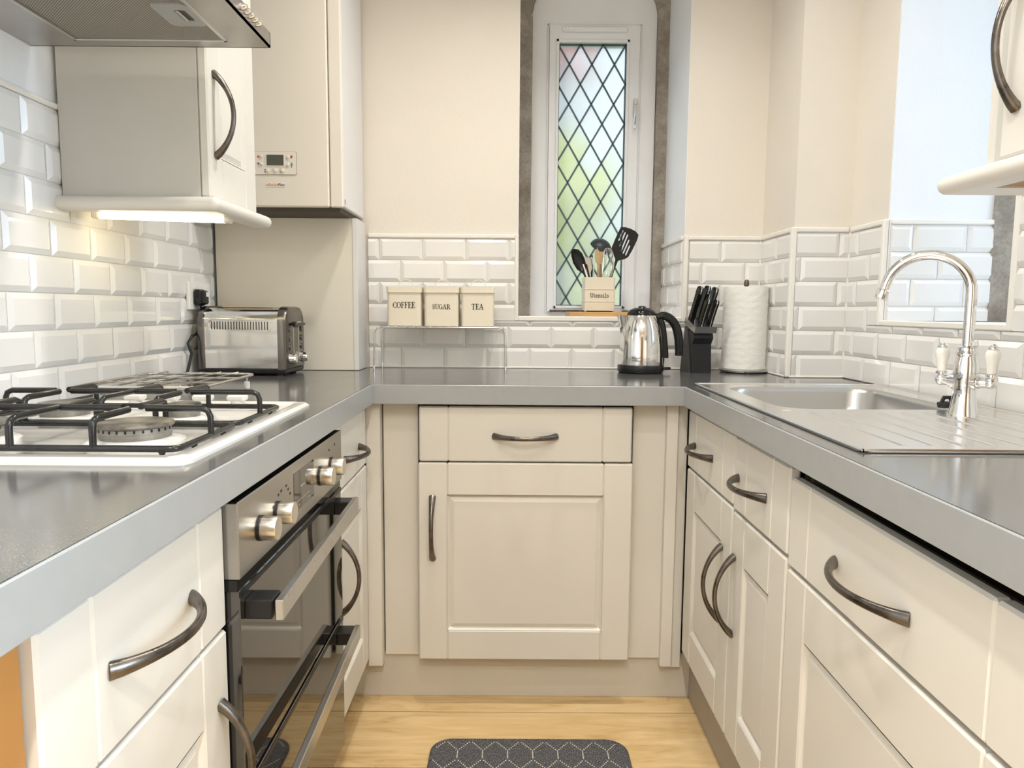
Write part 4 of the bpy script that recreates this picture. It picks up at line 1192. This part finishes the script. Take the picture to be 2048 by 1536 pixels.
# ------------------------------------------------------------------ canister shelf and canisters
sh = thing('wire_shelf', 'low chrome wire shelf stand carrying the three canisters', 'wire shelf', (-.225, 2.34, WT))
LX0, LX1, LY0, LY1, LZ = -.430, -.018, 2.272, 2.418, 1.040
def leg_frame(y):
    r = .018
    pts = [(LX0-.003, y, WT+.004)] + [(LX0, y, LZ-r)] + [(LX0+r-r*math.cos(a), y, LZ-r+r*math.sin(a)) for a in (PI/6, PI/3, PI/2)] + [(LX1-r+r*math.sin(a), y, LZ-r+r*math.cos(a)) for a in (0, PI/6, PI/3, PI/2)] + [(LX1+.003, y, WT+.004)]
    g = G(); g.tube(pts, .0026, 8); o = g.build('leg_frame', 'wire', sh, smooth=60)
    for x in (LX0-.003, LX1+.003):
        g = G(); g.lathe([(.0034, WT), (.0034, WT+.016), (.0028, WT+.018)], 10, (x, y, 0)); g.build('leg_tip', 'wire', o, smooth=40)
leg_frame(LY0); leg_frame(LY1)
for i in range(15):
    g = G(); x = LX0+.016+(LX1-LX0-.032)*i/14
    g.tube([(x, LY0-.002, LZ+.0028), (x, LY1+.002, LZ+.0028)], .0016, 6); g.build('wire', 'wire', sh, smooth=60)
def canister(label, txt, x0, x1, h):
    cx = (x0+x1)/2; y0, y1 = 2.281, 2.386; zb_ = LZ+.0046
    t = thing('canister', label, 'canister', (cx, 2.333, zb_), group='kitchen canisters on the wire shelf')
    g = G()
    hw = (x1-x0)/2-.003
    g.prism(rrect(cx-hw, cx+hw, y0+.003, y1-.003, .010, 5), zb_, 1.152, 'z'); g.build('tin_body', 'canister', t, smooth=40)
    g = G(); g.prism(rrect(cx-hw-.0025, cx+hw+.0025, y0, y1, .011, 5), 1.1505, 1.167, 'z'); g.prism(rrect(cx-hw-.0035, cx+hw+.0035, y0-.001, y1+.001, .012, 5), 1.1495, 1.1525, 'z'); ld = g.build('lid', 'canister', t, smooth=40)
    g = G(); g.tube([(cx-.025*math.cos(a), 2.333, 1.166+.026*math.sin(a)) for a in [PI*i/10 for i in range(11)]], .0014, 6); g.build('lid_handle', 'canister', ld, smooth=60)
    letters(txt, h, cx, 1.098+(.003 if txt == 'COFFEE' else 0), y0+.0022, t, wide=.92 if txt == 'COFFEE' else 1)
canister('cream canister lettered COFFEE on the wire shelf', 'COFFEE', -.395, -.281, .0182)
canister('cream canister lettered SUGAR on the wire shelf', 'SUGAR', -.277, -.163, .0150)
canister('cream canister lettered TEA on the wire shelf', 'TEA', -.160, -.051, .0170)

# ------------------------------------------------------------------ board, utensil pot and utensils on the sill
SILL = OZ0+.004
g = G(); g.box(.200, .450, 2.470, 2.640, SILL+.0005, SILL+.018, .002)
tag(g.build('chopping_board', 'bamboo'), 'bamboo board lying on the window sill under the utensil pot', 'board')
pb = SILL+.0185; pc = (.310, 2.575)
pt = thing('utensil_pot', 'square cream pot lettered Utensils on the window sill', 'pot', (pc[0], pc[1], pb))
g = G()
W2 = .0535
outer = rrect(pc[0]-W2, pc[0]+W2, pc[1]-W2, pc[1]+W2, .008, 4); inner = rrect(pc[0]-W2+.003, pc[0]+W2-.003, pc[1]-W2+.003, pc[1]+W2-.003, .006, 4)
g.prism(outer, pb, pb+.120, 'z', holes=[inner]); g.prism(outer, pb, pb+.004, 'z'); g.build('pot_body', 'canister', pt, smooth=40)
for z in (.036, .078):
    g = G(); g.tube([(x, y, pb+z) for x, y in rrect(pc[0]-W2, pc[0]+W2, pc[1]-W2, pc[1]+W2, .008, 4)], .0018, 6, closed=True); g.build('pot_rib', 'canister', pt, smooth=60)
letters('Utensils', .0135, pc[0]-.001, pb+.050, pc[1]-W2-.0006, pt, thin=.06, wide=1.05)
SK = .000247          # scale of the utensil outlines
def sk(px, py): return (pc[0]+(px-555)*SK, pb+.120+(845-py)*SK)
yu = pc[1]
def shift_y(g, f):
    g.v = [(x, y+f(x, z), z) for x, y, z in g.v]; return g
# slotted turner
t = thing('slotted_turner', 'black slotted turner leaning right in the utensil pot', 'utensil', (pc[0]+.03, yu, pb+.01))
o_ = [sk(*p) for p in ((870, 118), (930, 118), (1010, 140), (1080, 175), (1128, 225), (1110, 300), (1040, 450), (985, 545), (930, 575), (865, 588), (845, 600), (800, 600), (795, 555), (760, 510), (738, 470), (745, 410), (800, 270))]
def slot(x0, y0, x1, y1, w=17):
    d = Vector((x1-x0, y1-y0)).normalized(); n = Vector((-d.y, d.x))*w*.6; e = d*w
    a, b = Vector((x0, y0)), Vector((x1, y1))
    return [sk(*p) for p in (a, a+e+n, b-e+n, b, b-e-n, a+e-n)]
hs = [slot(905, 160, 842, 318), slot(940, 185, 855, 395), slot(975, 218, 878, 468), slot(995, 292, 908, 500), slot(1008, 372, 944, 525)]
g = G(); g.prism(o_, yu+.012, yu+.0145, 'y', holes=hs)
g.build('head', 'black', t)
a = sk(822, 590); b = sk(600, 1260)
g = G(); g.tube([(a[0], yu+.013, a[1]), (sk(780, 700)[0], yu+.012, sk(780, 700)[1]), (b[0], yu+.0, pb+.012)], [.0052, .0050, .006], 8); g.build('shaft', 'black', t, smooth=60)
# black spoon
t = thing('serving_spoon', 'black oval spoon leaning left in the utensil pot', 'utensil', (pc[0]-.03, yu, pb+.01))
o_ = [sk(*p) for p in ((165, 450), (200, 438), (260, 450), (310, 500), (345, 570), (370, 660), (372, 740), (345, 800), (300, 770), (240, 730), (185, 640), (158, 540), (155, 480))]
cxs = sum(p[0] for p in o_)/len(o_); czs = sum(p[1] for p in o_)/len(o_)
g = G(); n = len(o_)
vs = []
for s_, dy in ((1, 0), (.72, .008), (.35, .012)): vs += [(cxs+(p[0]-cxs)*s_, yu-.012+dy, czs+(p[1]-czs)*s_) for p in o_]
fs = []
for q in range(2):
    for i in range(n): fs.append((q*n+i, q*n+(i+1) % n, (q+1)*n+(i+1) % n, (q+1)*n+i))
fs.append(tuple(2*n+i for i in range(n)))
m_ = len(vs); vs += [(p[0], p[1]+.0025, p[2]) for p in vs]; fs += [tuple(reversed([i+m_ for i in f])) for f in fs]
for i in range(n): fs.append((i, (i+1) % n, m_+(i+1) % n, m_+i))
g.add(vs, fs); g.build('bowl', 'black', t, smooth=60)
a = sk(330, 740); b = sk(420, 1260)
g = G(); g.tube([(a[0], yu-.009, a[1]), (sk(385, 850)[0], yu-.010, sk(385, 850)[1]), (b[0]+.01, yu-.008, pb+.012)], [.006, .0055, .006], 8); g.build('shaft', 'black', t, smooth=60)
# ladle
t = thing('ladle', 'dark ladle with its bowl turned over at the back of the pot', 'utensil', (pc[0], yu+.02, pb+.01))
c_ = sk(590, 420); R_ = .041
g = G(); prof = []
for i in range(9):
    a = PI/2*i/8; prof.append((max(.0005, R_*math.sin(a)), R_*.85*math.cos(a)))
for i in range(8, -1, -1):
    a = PI/2*i/8; prof.append((max(.0004, (R_-.0025)*math.sin(a)), (R_-.0025)*.85*math.cos(a)))
g.lathe(prof, 24, (c_[0], yu+.030, c_[1]), m=Matrix.Rotation(math.radians(28), 3, 'Y') @ Matrix.Rotation(math.radians(24), 3, 'X'), cap=False); g.build('bowl', 'ladle', t, smooth=60)
a = sk(455, 520)
g = G(); g.tube([(a[0]+.002, yu+.034, a[1]), (a[0]+.004, yu+.030, a[1]-.04), (pc[0]-.012, yu+.02, pb+.012)], [.006, .005, .006], 8); g.build('shaft', 'ladle', t, smooth=60)
# wooden spoons
for lab, top, ang, yo in (('wooden spoon standing at the front centre of the utensil pot', (570, 400), 0, -.006), ('wooden spatula crossing behind the wooden spoon', (640, 470), 1, .010)):
    t = thing('wooden_spoon', lab, 'utensil', (pc[0], yu+yo, pb+.01))
    if ang == 0: o_ = [(570, 398), (605, 420), (635, 490), (630, 560), (605, 620), (575, 660), (540, 660), (510, 620), (495, 550), (500, 470), (530, 420)]
    else: o_ = [(600, 430), (640, 450), (645, 540), (620, 600), (590, 650), (570, 640), (580, 540)]
    g = G(); g.prism([sk(*p) for p in o_], yu+yo-.002, yu+yo+.003, 'y'); g.build('head', 'wood_spoon', t)
    a = sk(555, 640) if ang == 0 else sk(580, 630); b = sk(545, 1260) if ang == 0 else sk(625, 1260)
    g = G(); g.tube([(a[0], yu+yo, a[1]), (b[0], yu+yo, pb+.012)], .0048, 8); g.build('shaft', 'wood_spoon', t, smooth=60)
# whisk
t = thing('balloon_whisk', 'steel balloon whisk standing right of the wooden spoon', 'utensil', (pc[0]+.02, yu, pb+.01))
top_, bot_ = sk(665, 430), sk(640, 900)
for i in range(6):
    a = PI*i/6; R_ = .021; pts = []
    for k in range(13):
        q = PI*k/12; rr = R_*math.sin(q)**.7 if 0 < k < 12 else .002
        if k > 6: pass
        hgt = top_[1] - (top_[1]-bot_[1])*(1-math.cos(q))/2
        cxk = top_[0] + (bot_[0]-top_[0])*(1-math.cos(q))/2 + .006*math.sin(q)
        pts.append((cxk+rr*math.cos(a), yu-.024+rr*math.sin(a), hgt))
    pts2 = [(2*(top_[0]+(bot_[0]-top_[0])*(1-math.cos(PI*k/12))/2+.006*math.sin(PI*k/12))-p[0], 2*(yu-.024)-p[1], p[2]) for k, p in enumerate(pts)]
    g = G(); g.tube(pts, .0008, 5); g.tube(pts2, .0008, 5); g.build('wire', 'chrome', t, smooth=60)
g = G(); g.tube([(bot_[0], yu-.024, bot_[1]+.006), (bot_[0]-.004, yu-.016, pb+.012)], .005, 8); g.build('grip', 'steel', t, smooth=60)
# steel fish slice / spatula
t = thing('steel_server', 'plain steel server behind the black spoon in the pot', 'utensil', (pc[0]-.02, yu, pb+.01))
g = G(); g.prism([sk(*p) for p in ((345, 555), (440, 555), (470, 700), (440, 790), (410, 800), (385, 760))], yu+.004, yu+.0055, 'y'); g.build('blade', 'steel', t)
a = sk(412, 790); g = G(); g.tube([(a[0], yu+.0045, a[1]), (a[0]+.008, yu+.004, pb+.012)], .004, 6); g.build('shaft', 'steel', t, smooth=60)
g = G(); g.tube([(sk(450, 550)[0], yu-.004, sk(450, 550)[1]), (sk(480, 680)[0], yu-.008, sk(480, 680)[1]), (sk(475, 1260)[0], yu-.006, pb+.012)], .003, 6)
tag(g.build('skewer', 'chrome', smooth=60), 'thin bent steel skewer left of the wooden spoon in the pot', 'utensil')
t = thing('tongs', 'small black and clear tongs in front of the black spoon', 'utensil', (pc[0]-.035, yu-.03, pb+.01))
for dx, mm in ((0, 'chrome'), (.011, 'black')):
    g = G(); p = sk(320+dx/SK, 660); q = sk(390+dx/SK*.6, 860); g.tube([(p[0], yu-.030, p[1]), (q[0], yu-.030, q[1]), (q[0]+.012, yu-.026, pb+.012)], .0032, 6); g.build('arm', mm, t, smooth=60)

# ------------------------------------------------------------------ kettle
kt = thing('kettle', 'polished steel jug kettle with black lid, base and handle', 'kettle', (.418, 2.300, WT), 0, local=True)
g = G(); g.lathe([(.066, 0), (.0715, .003), (.0735, .010), (.0735, .022), (.071, .0265)], 40); g.box(.060, .098, -.006, .006, .010, .018, .003); g.build('base', 'black', kt, smooth=40)
kprof = [(.0705, .0262), (.0710, .030), (.0700, .060), (.0675, .100), (.0640, .130), (.0585, .155), (.0510, .175), (.0455, .184), (.0440, .186)]
g = G(); g.lathe(kprof, 48); bd = g.build('body', 'polished', kt, smooth=60)
g = G()
# pulled spout on the left
rings = []
for z, xo, w in ((.105, -.060, .010), (.135, -.068, .018), (.160, -.074, .021), (.183, -.079, .022)):
    rings.append([(-.030, -w*1.05, z), (xo+.012, -w*.8, z), (xo, 0, z), (xo+.012, w*.8, z), (-.030, w*1.05, z)])
vs = [p for r in rings for p in r]; fs = []
for j in range(3):
    for i in range(4): fs.append((j*5+i, j*5+i+1, (j+1)*5+i+1, (j+1)*5+i))
fs.append((0, 1, 2, 3, 4)); fs.append((15, 16, 17, 18, 19))
g.add(vs, fs); g.build('spout', 'polished', kt, smooth=70)
g = G(); g.lathe([(.047, .184), (.0465, .190), (.040, .199), (.026, .206), (.012, .2075), (.001, .2075)], 36); ld = g.build('lid', 'black_gloss', kt, smooth=60)
g = G(); g.lathe([(.013, .206), (.0115, .211), (.006, .2125), (.001, .2125)], 20); g.build('lid_knob', 'black_gloss', ld, smooth=60)
hp = [(.050, 0, .176), (.070, 0, .182), (.092, 0, .172), (.110, 0, .148), (.119, 0, .115), (.122, 0, .080), (.122, 0, .055)]
def spline(pts, n):
    out = []
    P_ = [Vector(p) for p in pts]; P_ = [2*P_[0]-P_[1]] + P_ + [2*P_[-1]-P_[-2]]
    for i in range(1, len(P_)-2):
        for k in range(n):
            t_ = k/n; a, b, c, d = P_[i-1:i+3]
            out.append(.5*((2*b)+(c-a)*t_+(2*a-5*b+4*c-d)*t_*t_+(3*b-a-3*c+d)*t_**3))
    out.append(P_[-2]); return out
g = G(); hpt = spline(hp, 5); g.tube(hpt, [.0125+.002*math.sin(PI*i/(len(hpt)-1)) for i in range(len(hpt))], 12, flat=.95); g.build('handle', 'black_gloss', kt, smooth=60)
g = G(); g.tube(spline([(.052, 0, .178), (.064, 0, .150), (.0705, 0, .110), (.076, 0, .060), (.076, 0, .048)], 4), [.013]*17, 10, flat=.8); g.build('handle_spine', 'black_gloss', kt, smooth=60)
g = G(); g.tube([(.068, 0, .048), (.066, 0, .022)], .009, 8); g.build('cord_guard', 'black', kt, smooth=60)
def kwrap(h, a0):
    def f(v):
        z = h+v.y; r = .0714 - .00006 if z < .06 else .0705
        r = .0710 - max(0, z-.030)*.034 + .0003 + v.z
        a = a0 + v.x/.07
        return (r*math.cos(a), r*math.sin(a), z)
    return f
text_obj('Russell', .0105, 'ink', kt, (0, 0, 0), wrap=kwrap(.0475, -PI/2-.58), extr=.0001)
text_obj('Hobbs', .0105, 'ink', kt, (0, 0, 0), wrap=kwrap(.0385, -PI/2-.58), extr=.0001)

# ------------------------------------------------------------------ knife block and knives
kb = thing('knife_block', 'black and grey slanted knife block between kettle and paper roll', 'knife block', (.606, 2.335, WT), math.radians(11), local=True)
KW = .036
# side outline in (depth y, z): front is -y, the block leans toward the front
g = G(); g.prism([(-.040, .0), (-.030, .0), (-.004, .140), (-.044, .126), (-.048, .112), (-.034, .092)], -KW+.003, KW-.003, 'x'); g.build('front_block', 'black', kb)
g = G(); g.prism([(-.028, .0), (.045, .0), (.018, .150), (-.002, .141)], -KW, KW, 'x'); g.build('rear_block', 'dark_grey', kb)
top_poly = [(-.058, .128), (.020, .158), (.014, .178), (-.064, .148)]
g = G(); g.prism(top_poly, -KW-.001, KW+.001, 'x'); g.build('top_plate', 'plinth_grey' if False else 'steel_x', kb)
kn_dir = Vector((.14, -.28, .95)).normalized()
def knife(label, lx, base_y, base_z, L, w):
    loc = kb.matrix_basis
    Rz = Matrix.Rotation(math.radians(11), 4, 'Z'); Tm = Matrix.Translation((.606, 2.335, WT)) @ Rz
    t = thing('kitchen_knife', label, 'knife', tuple(Tm @ Vector((lx, base_y, base_z))), math.radians(11), group='knives in the knife block', local=True)
    d = kn_dir; f_ = Vector((0, -d.z, d.y)).normalized(); s_ = f_.cross(d).normalized()
    prof = [(-w, .0, .8), (-w*1.0, .012, .9), (-w*.80, .030, 1), (-w*.85, L*.6, 1), (-w*1.05, L*.86, 1), (-w*.9, L*.96, .9), (-w*.4, L, .6)]
    g = G()
    for sx in (-1, 1):
        vs = []; fs = []
        for ww, l, th in prof:
            for q in (-1, 1):
                for xs in (.0014, .0075*th):
                    vs.append(tuple(s_*(sx*xs) + f_*(q*abs(ww)) + d*l))
        for i in range(len(prof)-1):
            a = i*4
            for p, q in ((0, 1), (1, 3), (3, 2), (2, 0)): fs.append((a+p, a+q, a+4+q, a+4+p))
        fs.append((0, 1, 3, 2)); e = (len(prof)-1)*4; fs.append((e, e+2, e+3, e+1))
        g.add(vs, fs)
    g.build('grip', 'black_gloss', t, smooth=30)
    vs = []; fs = []
    for ww, l, th in prof:
        for q in (-1, 1):
            for xs in (-.0014, .0014): vs.append(tuple(s_*xs + f_*(q*(abs(ww)+.0004)) + d*(l+.0004)))
    for i in range(len(prof)-1):
        a = i*4
        for p, q in ((0, 1), (1, 3), (3, 2), (2, 0)): fs.append((a+p, a+q, a+4+q, a+4+p))
    fs.append((0, 1, 3, 2)); e = (len(prof)-1)*4; fs.append((e, e+2, e+3, e+1))
    g = G(); g.add(vs, fs); g.build('tang', 'chrome', t)
    g = G(); g.box(-.001, .001, -.008, .008, -.012, .004); g.build('blade', 'chrome', t)
knife('tall knife handle at the left back of the knife block', -.026, -.004, .164, .118, .0105)
knife('tall knife handle in the middle back of the knife block', .001, .000, .166, .118, .0105)
knife('tall knife handle at the right back of the knife block', .027, -.002, .165, .115, .0105)
knife('short knife handle at the left front of the knife block', -.012, -.044, .148, .092, .0085)
knife('short knife handle at the right front of the knife block', .017, -.044, .148, .090, .0085)

# ------------------------------------------------------------------ kitchen paper on its holder
ph = thing('paper_holder', 'bronze upright paper holder under the kitchen roll', 'paper holder', (.764, 2.348, WT))
g = G(); g.lathe([(.076, .003), (.078, .006), (.078, .009), (.074, .012)], 36, (.764, 2.348, WT)); g.build('base_plate', 'steel', ph, smooth=40)
g = G()
for a in (1.2, 3.3, 4.55): g.box(.764+.070*math.cos(a)-.008, .764+.070*math.cos(a)+.008, 2.348+.070*math.sin(a)-.006, 2.348+.070*math.sin(a)+.006, WT, WT+.006)
g.build('rubber_foot', 'black', ph)
g = G(); g.lathe([(.006, .01), (.006, .280), (.0085, .281), (.0085, .290), (.0065, .298), (.001, .301)], 14, (.764, 2.348, WT)); g.build('rod', 'cap_brown', ph, smooth=50)
kr = thing('kitchen_roll', 'white embossed kitchen paper roll next to the corner pier', 'paper roll', (.764, 2.348, WT+.013))
g = G(); N = 64; prof = []
vs = []; fs = []
rows_ = 40
for j in range(rows_+1):
    z = WT+.013 + .263*j/rows_
    for i in range(N):
        a = 2*PI*i/N
        r = .0705 + .0007*math.sin(9*a+14*math.sin(j*.35)+j*.5) + .0004*math.sin(j*1.9)
        if j == rows_: r -= .001
        vs.append((.764+r*math.cos(a), 2.348+r*math.sin(a), z))
for j in range(rows_):
    for i in range(N): fs.append((j*N+i, j*N+(i+1) % N, (j+1)*N+(i+1) % N, (j+1)*N+i))
k0 = len(vs)
for z in (WT+.276, WT+.013):
    for i in range(N): vs.append((.764+.020*math.cos(2*PI*i/N), 2.348+.020*math.sin(2*PI*i/N), z))
for i in range(N):
    j = (i+1) % N
    fs.append((rows_*N+i, rows_*N+j, k0+j, k0+i)); fs.append((i, j, k0+N+j, k0+N+i)); fs.append((k0+i, k0+j, k0+N+j, k0+N+i))
g.add(vs, fs); g.build('paper', 'paper', kr, smooth=60)
g = G()
vs = []; fs = []
for j in range(7):
    z = WT+.012+.262*j/6
    for i in range(4):
        a = -.55+.16*i; r = .0712+.0022*i*(1-.12*j)
        vs.append((.764+r*math.cos(a), 2.348+r*math.sin(a), z))
for j in range(6):
    for i in range(3): fs.append((j*4+i, j*4+i+1, (j+1)*4+i+1, (j+1)*4+i))
m_ = len(vs); vs += [(p[0]+.0005, p[1]-.0005, p[2]) for p in vs]; fs += [tuple(i+m_ for i in reversed(f)) for f in fs]
g.add(vs, fs); g.build('loose_sheet', 'paper', kr, smooth=60)

# ------------------------------------------------------------------ sink, tap, stopper
sk_ = thing('sink', 'stainless steel inset sink with ribbed draining board', 'sink', (.745, 1.46, WT))
bowl = (.552, .925, 1.432, 1.850)
g = G(); zr = WT+.0035
outer = rrect(SKX0, SKX1, SKY0, SKY1, .016, 4); bo = rrect(*bowl, .065, 6)
g.prism(outer, WT+.0008, zr, 'z', holes=[bo]); 
g.build('rim', 'sink', sk_)
g = G()
for b in ((SKX0, SKX1, SKY0, SKY0+.006), (SKX0, SKX1, SKY1-.006, SKY1), (SKX0, SKX0+.006, SKY0, SKY1), (SKX1-.006, SKX1, SKY0, SKY1)): g.box(*b, WT+.001, WT+.0058, .002)
g.build('raised_edge', 'sink', sk_)
g = G(); loops = []
for ins, z, r in ((0, zr, .065), (.005, zr-.003, .062), (.010, zr-.012, .060), (.018, zr-.130, .058), (.030, zr-.150, .052), (.060, zr-.156, .040), (.14, zr-.160, .02)):
    x0, x1, y0, y1 = bowl[0]+ins, bowl[1]-ins, bowl[2]+ins, bowl[3]-ins
    loops.append([(x, y, z) for x, y in rrect(x0, x1, y0, y1, r, 6)])
n = len(loops[0]); vs = [p for l in loops for p in l]; fs = []
for j in range(len(loops)-1):
    for i in range(n): fs.append((j*n+i, j*n+(i+1) % n, (j+1)*n+(i+1) % n, (j+1)*n+i))
fs.append(tuple((len(loops)-1)*n+i for i in range(n)))
g.add(vs, fs); g.build('bowl', 'sink_bowl', sk_, smooth=60)
g = G(); g.prism(rrect(SKX0-.003, SKX1+.002, SKY0-.003, SKY1+.002, .018, 4), WT+.0002, WT+.0012, 'z', holes=[rrect(SKX0+.01, SKX1-.01, SKY0+.01, SKY1-.01, .016, 4)]); g.build('sealant', 'rubber', sk_)
for i in range(8):
    x = .580+.045*i
    g = G(); g.tube([(x, 1.035, zr-.0042), (x, 1.045, zr-.0022), (x+.004, 1.38, zr-.0022), (x+.004, 1.392, zr-.0042)], .0042, 10, flat=1.4); g.build('drainer_rib', 'sink', sk_, smooth=60)
g = G(); g.lathe([(.010, 0), (.009, .0015), (.003, .002)], 12, (.552, 1.420, zr-.001)); g.build('drain_screw', 'sink', sk_)
tp = thing('mixer_tap', 'chrome swan-neck mixer tap with two porcelain lever handles', 'tap', (.862, 1.352, zr))
tx, ty = .862, 1.352
g = G(); g.lathe([(.0265, 0), (.026, .004), (.0225, .018), (.0200, .040), (.0205, .060), (.0215, .080), (.0205, .100), (.0175, .112), (.0175, .114), (.0190, .116), (.0190, .121), (.0170, .123), (.0170, .129), (.0195, .131), (.0150, .133)], 28, (tx, ty, zr)); g.build('tap_body', 'chrome', tp, smooth=40)
tipx, tipy = .7405, 1.424
dv = Vector((tipx-tx, tipy-ty, 0)); Ls = dv.length; dv.normalize()
zs = zr+.232
pts = [Vector((tx, ty, zr+.125)), Vector((tx, ty, zr+.18)), Vector((tx, ty, zs))]
Rr = Ls/2*1.03
for i in range(1, 41):
    a = math.radians(166)*i/40
    pts.append(Vector((tx, ty, zs)) + dv*(Rr*(1-math.cos(a))) + Vector((0, 0, Rr*math.sin(a))))
last = pts[-1]; dd = (pts[-1]-pts[-2]).normalized()
pts.append(last+dd*.012)
g = G(); g.tube(pts, .0098, 24); g.build('spout', 'chrome', tp, smooth=60)
e0 = pts[-1]
g = G(); g.tube([e0-dd*.002, e0, e0+dd*.003, e0+dd*.016, e0+dd*.019], [.0102, .0125, .0128, .0122, .0115], 16); g.build('aerator', 'chrome', tp, smooth=40)
ax = Vector((.55, -.835, 0))
for sgn, lab in ((-1, None), (1, None)):
    c0 = Vector((tx, ty, zr+.066)); d = ax*sgn
    zoff = 0.0
    g = G(); g.tube([c0, c0+d*.022, c0+d*.0225, c0+d*.028, c0+d*.0285, c0+d*.036, c0+d*.042], [.0165, .0160, .0125, .0125, .0105, .0100, .0090], 16)
    ec = c0+d*.044; g.sphere(tuple(ec), .0112, 14)
    vb = g.build('valve', 'chrome', tp, smooth=40)
    g = G(); g.lathe([(.0060, .008), (.0060, .011), (.0100, .012), (.0100, .016), (.0070, .017)], 16, tuple(ec)); g.build('lever_collar', 'chrome', vb, smooth=40)
    g = G(); g.lathe([(.0078, .017), (.0082, .022), (.0098, .036), (.0125, .048), (.0130, .053), (.0110, .059), (.0082, .062)], 18, tuple(ec)); g.build('lever_grip', 'porcelain', vb, smooth=60)
    g = G(); g.lathe([(.0088, .062), (.0095, .064), (.0085, .067), (.0055, .069), (.0050, .071), (.001, .072)], 16, tuple(ec)); g.build('lever_cap', 'chrome', vb, smooth=50)
st = thing('sink_stopper', 'black rubber sink stopper on a bead chain beside the tap', 'stopper', (.885, 1.440, zr))
g = G(); g.lathe([(.016, .004), (.0175, .010), (.0175, .014), (.010, .016)], 18, (.882, 1.437, zr)); g.tube([(.872, 1.437, zr+.016), (.876, 1.437, zr+.025), (.888, 1.437, zr+.025), (.892, 1.437, zr+.016)], .004, 8); g.build('plug_disc', 'rubber', st, smooth=40)
g = G()
for i in range(14): g.sphere((.876-.004*math.sin(i*.6), 1.428-.0045*i, zr+.0035), .0019, 6)
g.build('bead_chain', 'chrome', st)

# ------------------------------------------------------------------ floor mat
mt = thing('floor_mat', 'charcoal woven mat with cream honeycomb stitching on the oak floor', 'mat', (.055, 1.40, 0))
MX0, MX1, MY0, MY1 = -.190, .297, 1.02, 1.728
g = G(); g.prism(rrect(MX0, MX1, MY0, MY1, .052, 8), .0005, .007, 'z'); g.build('mat_pile', 'mat', mt)
g = G(); g.tube([(x, y, .0055) for x, y in rrect(MX0, MX1, MY0, MY1, .052, 8)], .0032, 6, closed=True); g.build('bound_edge', 'mat', mt, smooth=60)
g = G(); pitch = .0620
def stitch(x, y):
    if not (MX0+.008 < x < MX1-.008 and MY0+.01 < y < MY1-.006): return
    if (x < MX0+.05 or x > MX1-.05) and y > MY1-.052:
        cx = MX0+.052 if x < 0 else MX1-.052
        if math.hypot(x-cx, y-(MY1-.052)) > .045: return
    a = random.uniform(0, 1.5)
    r = .0012
    g.add([(x-r*1.3, y-r, .0070), (x+r*1.3, y-r, .0070), (x+r*1.3, y+r, .0070), (x-r*1.3, y+r, .0070), (x, y, .0088)], [(0, 1, 4), (1, 2, 4), (2, 3, 4), (3, 0, 4)])
for row in range(0, 14):
    y0 = MY1-.046-row*.073
    for i in range(-1, 11):
        xo = MX0 + .004 + pitch*(i+(.5 if row % 2 else 0))
        for k in range(7):
            t_ = k/7
            stitch(xo+pitch/2*t_, y0+.038*t_); stitch(xo+pitch-pitch/2*t_, y0+.038*t_)
            stitch(xo, y0-.035*t_)
so_ = g.build('honeycomb_stitching', 'stitch', mt); so_['kind'] = 'stuff'

for o in list(bpy.data.objects):
    if '_local' in o: del o['_local']
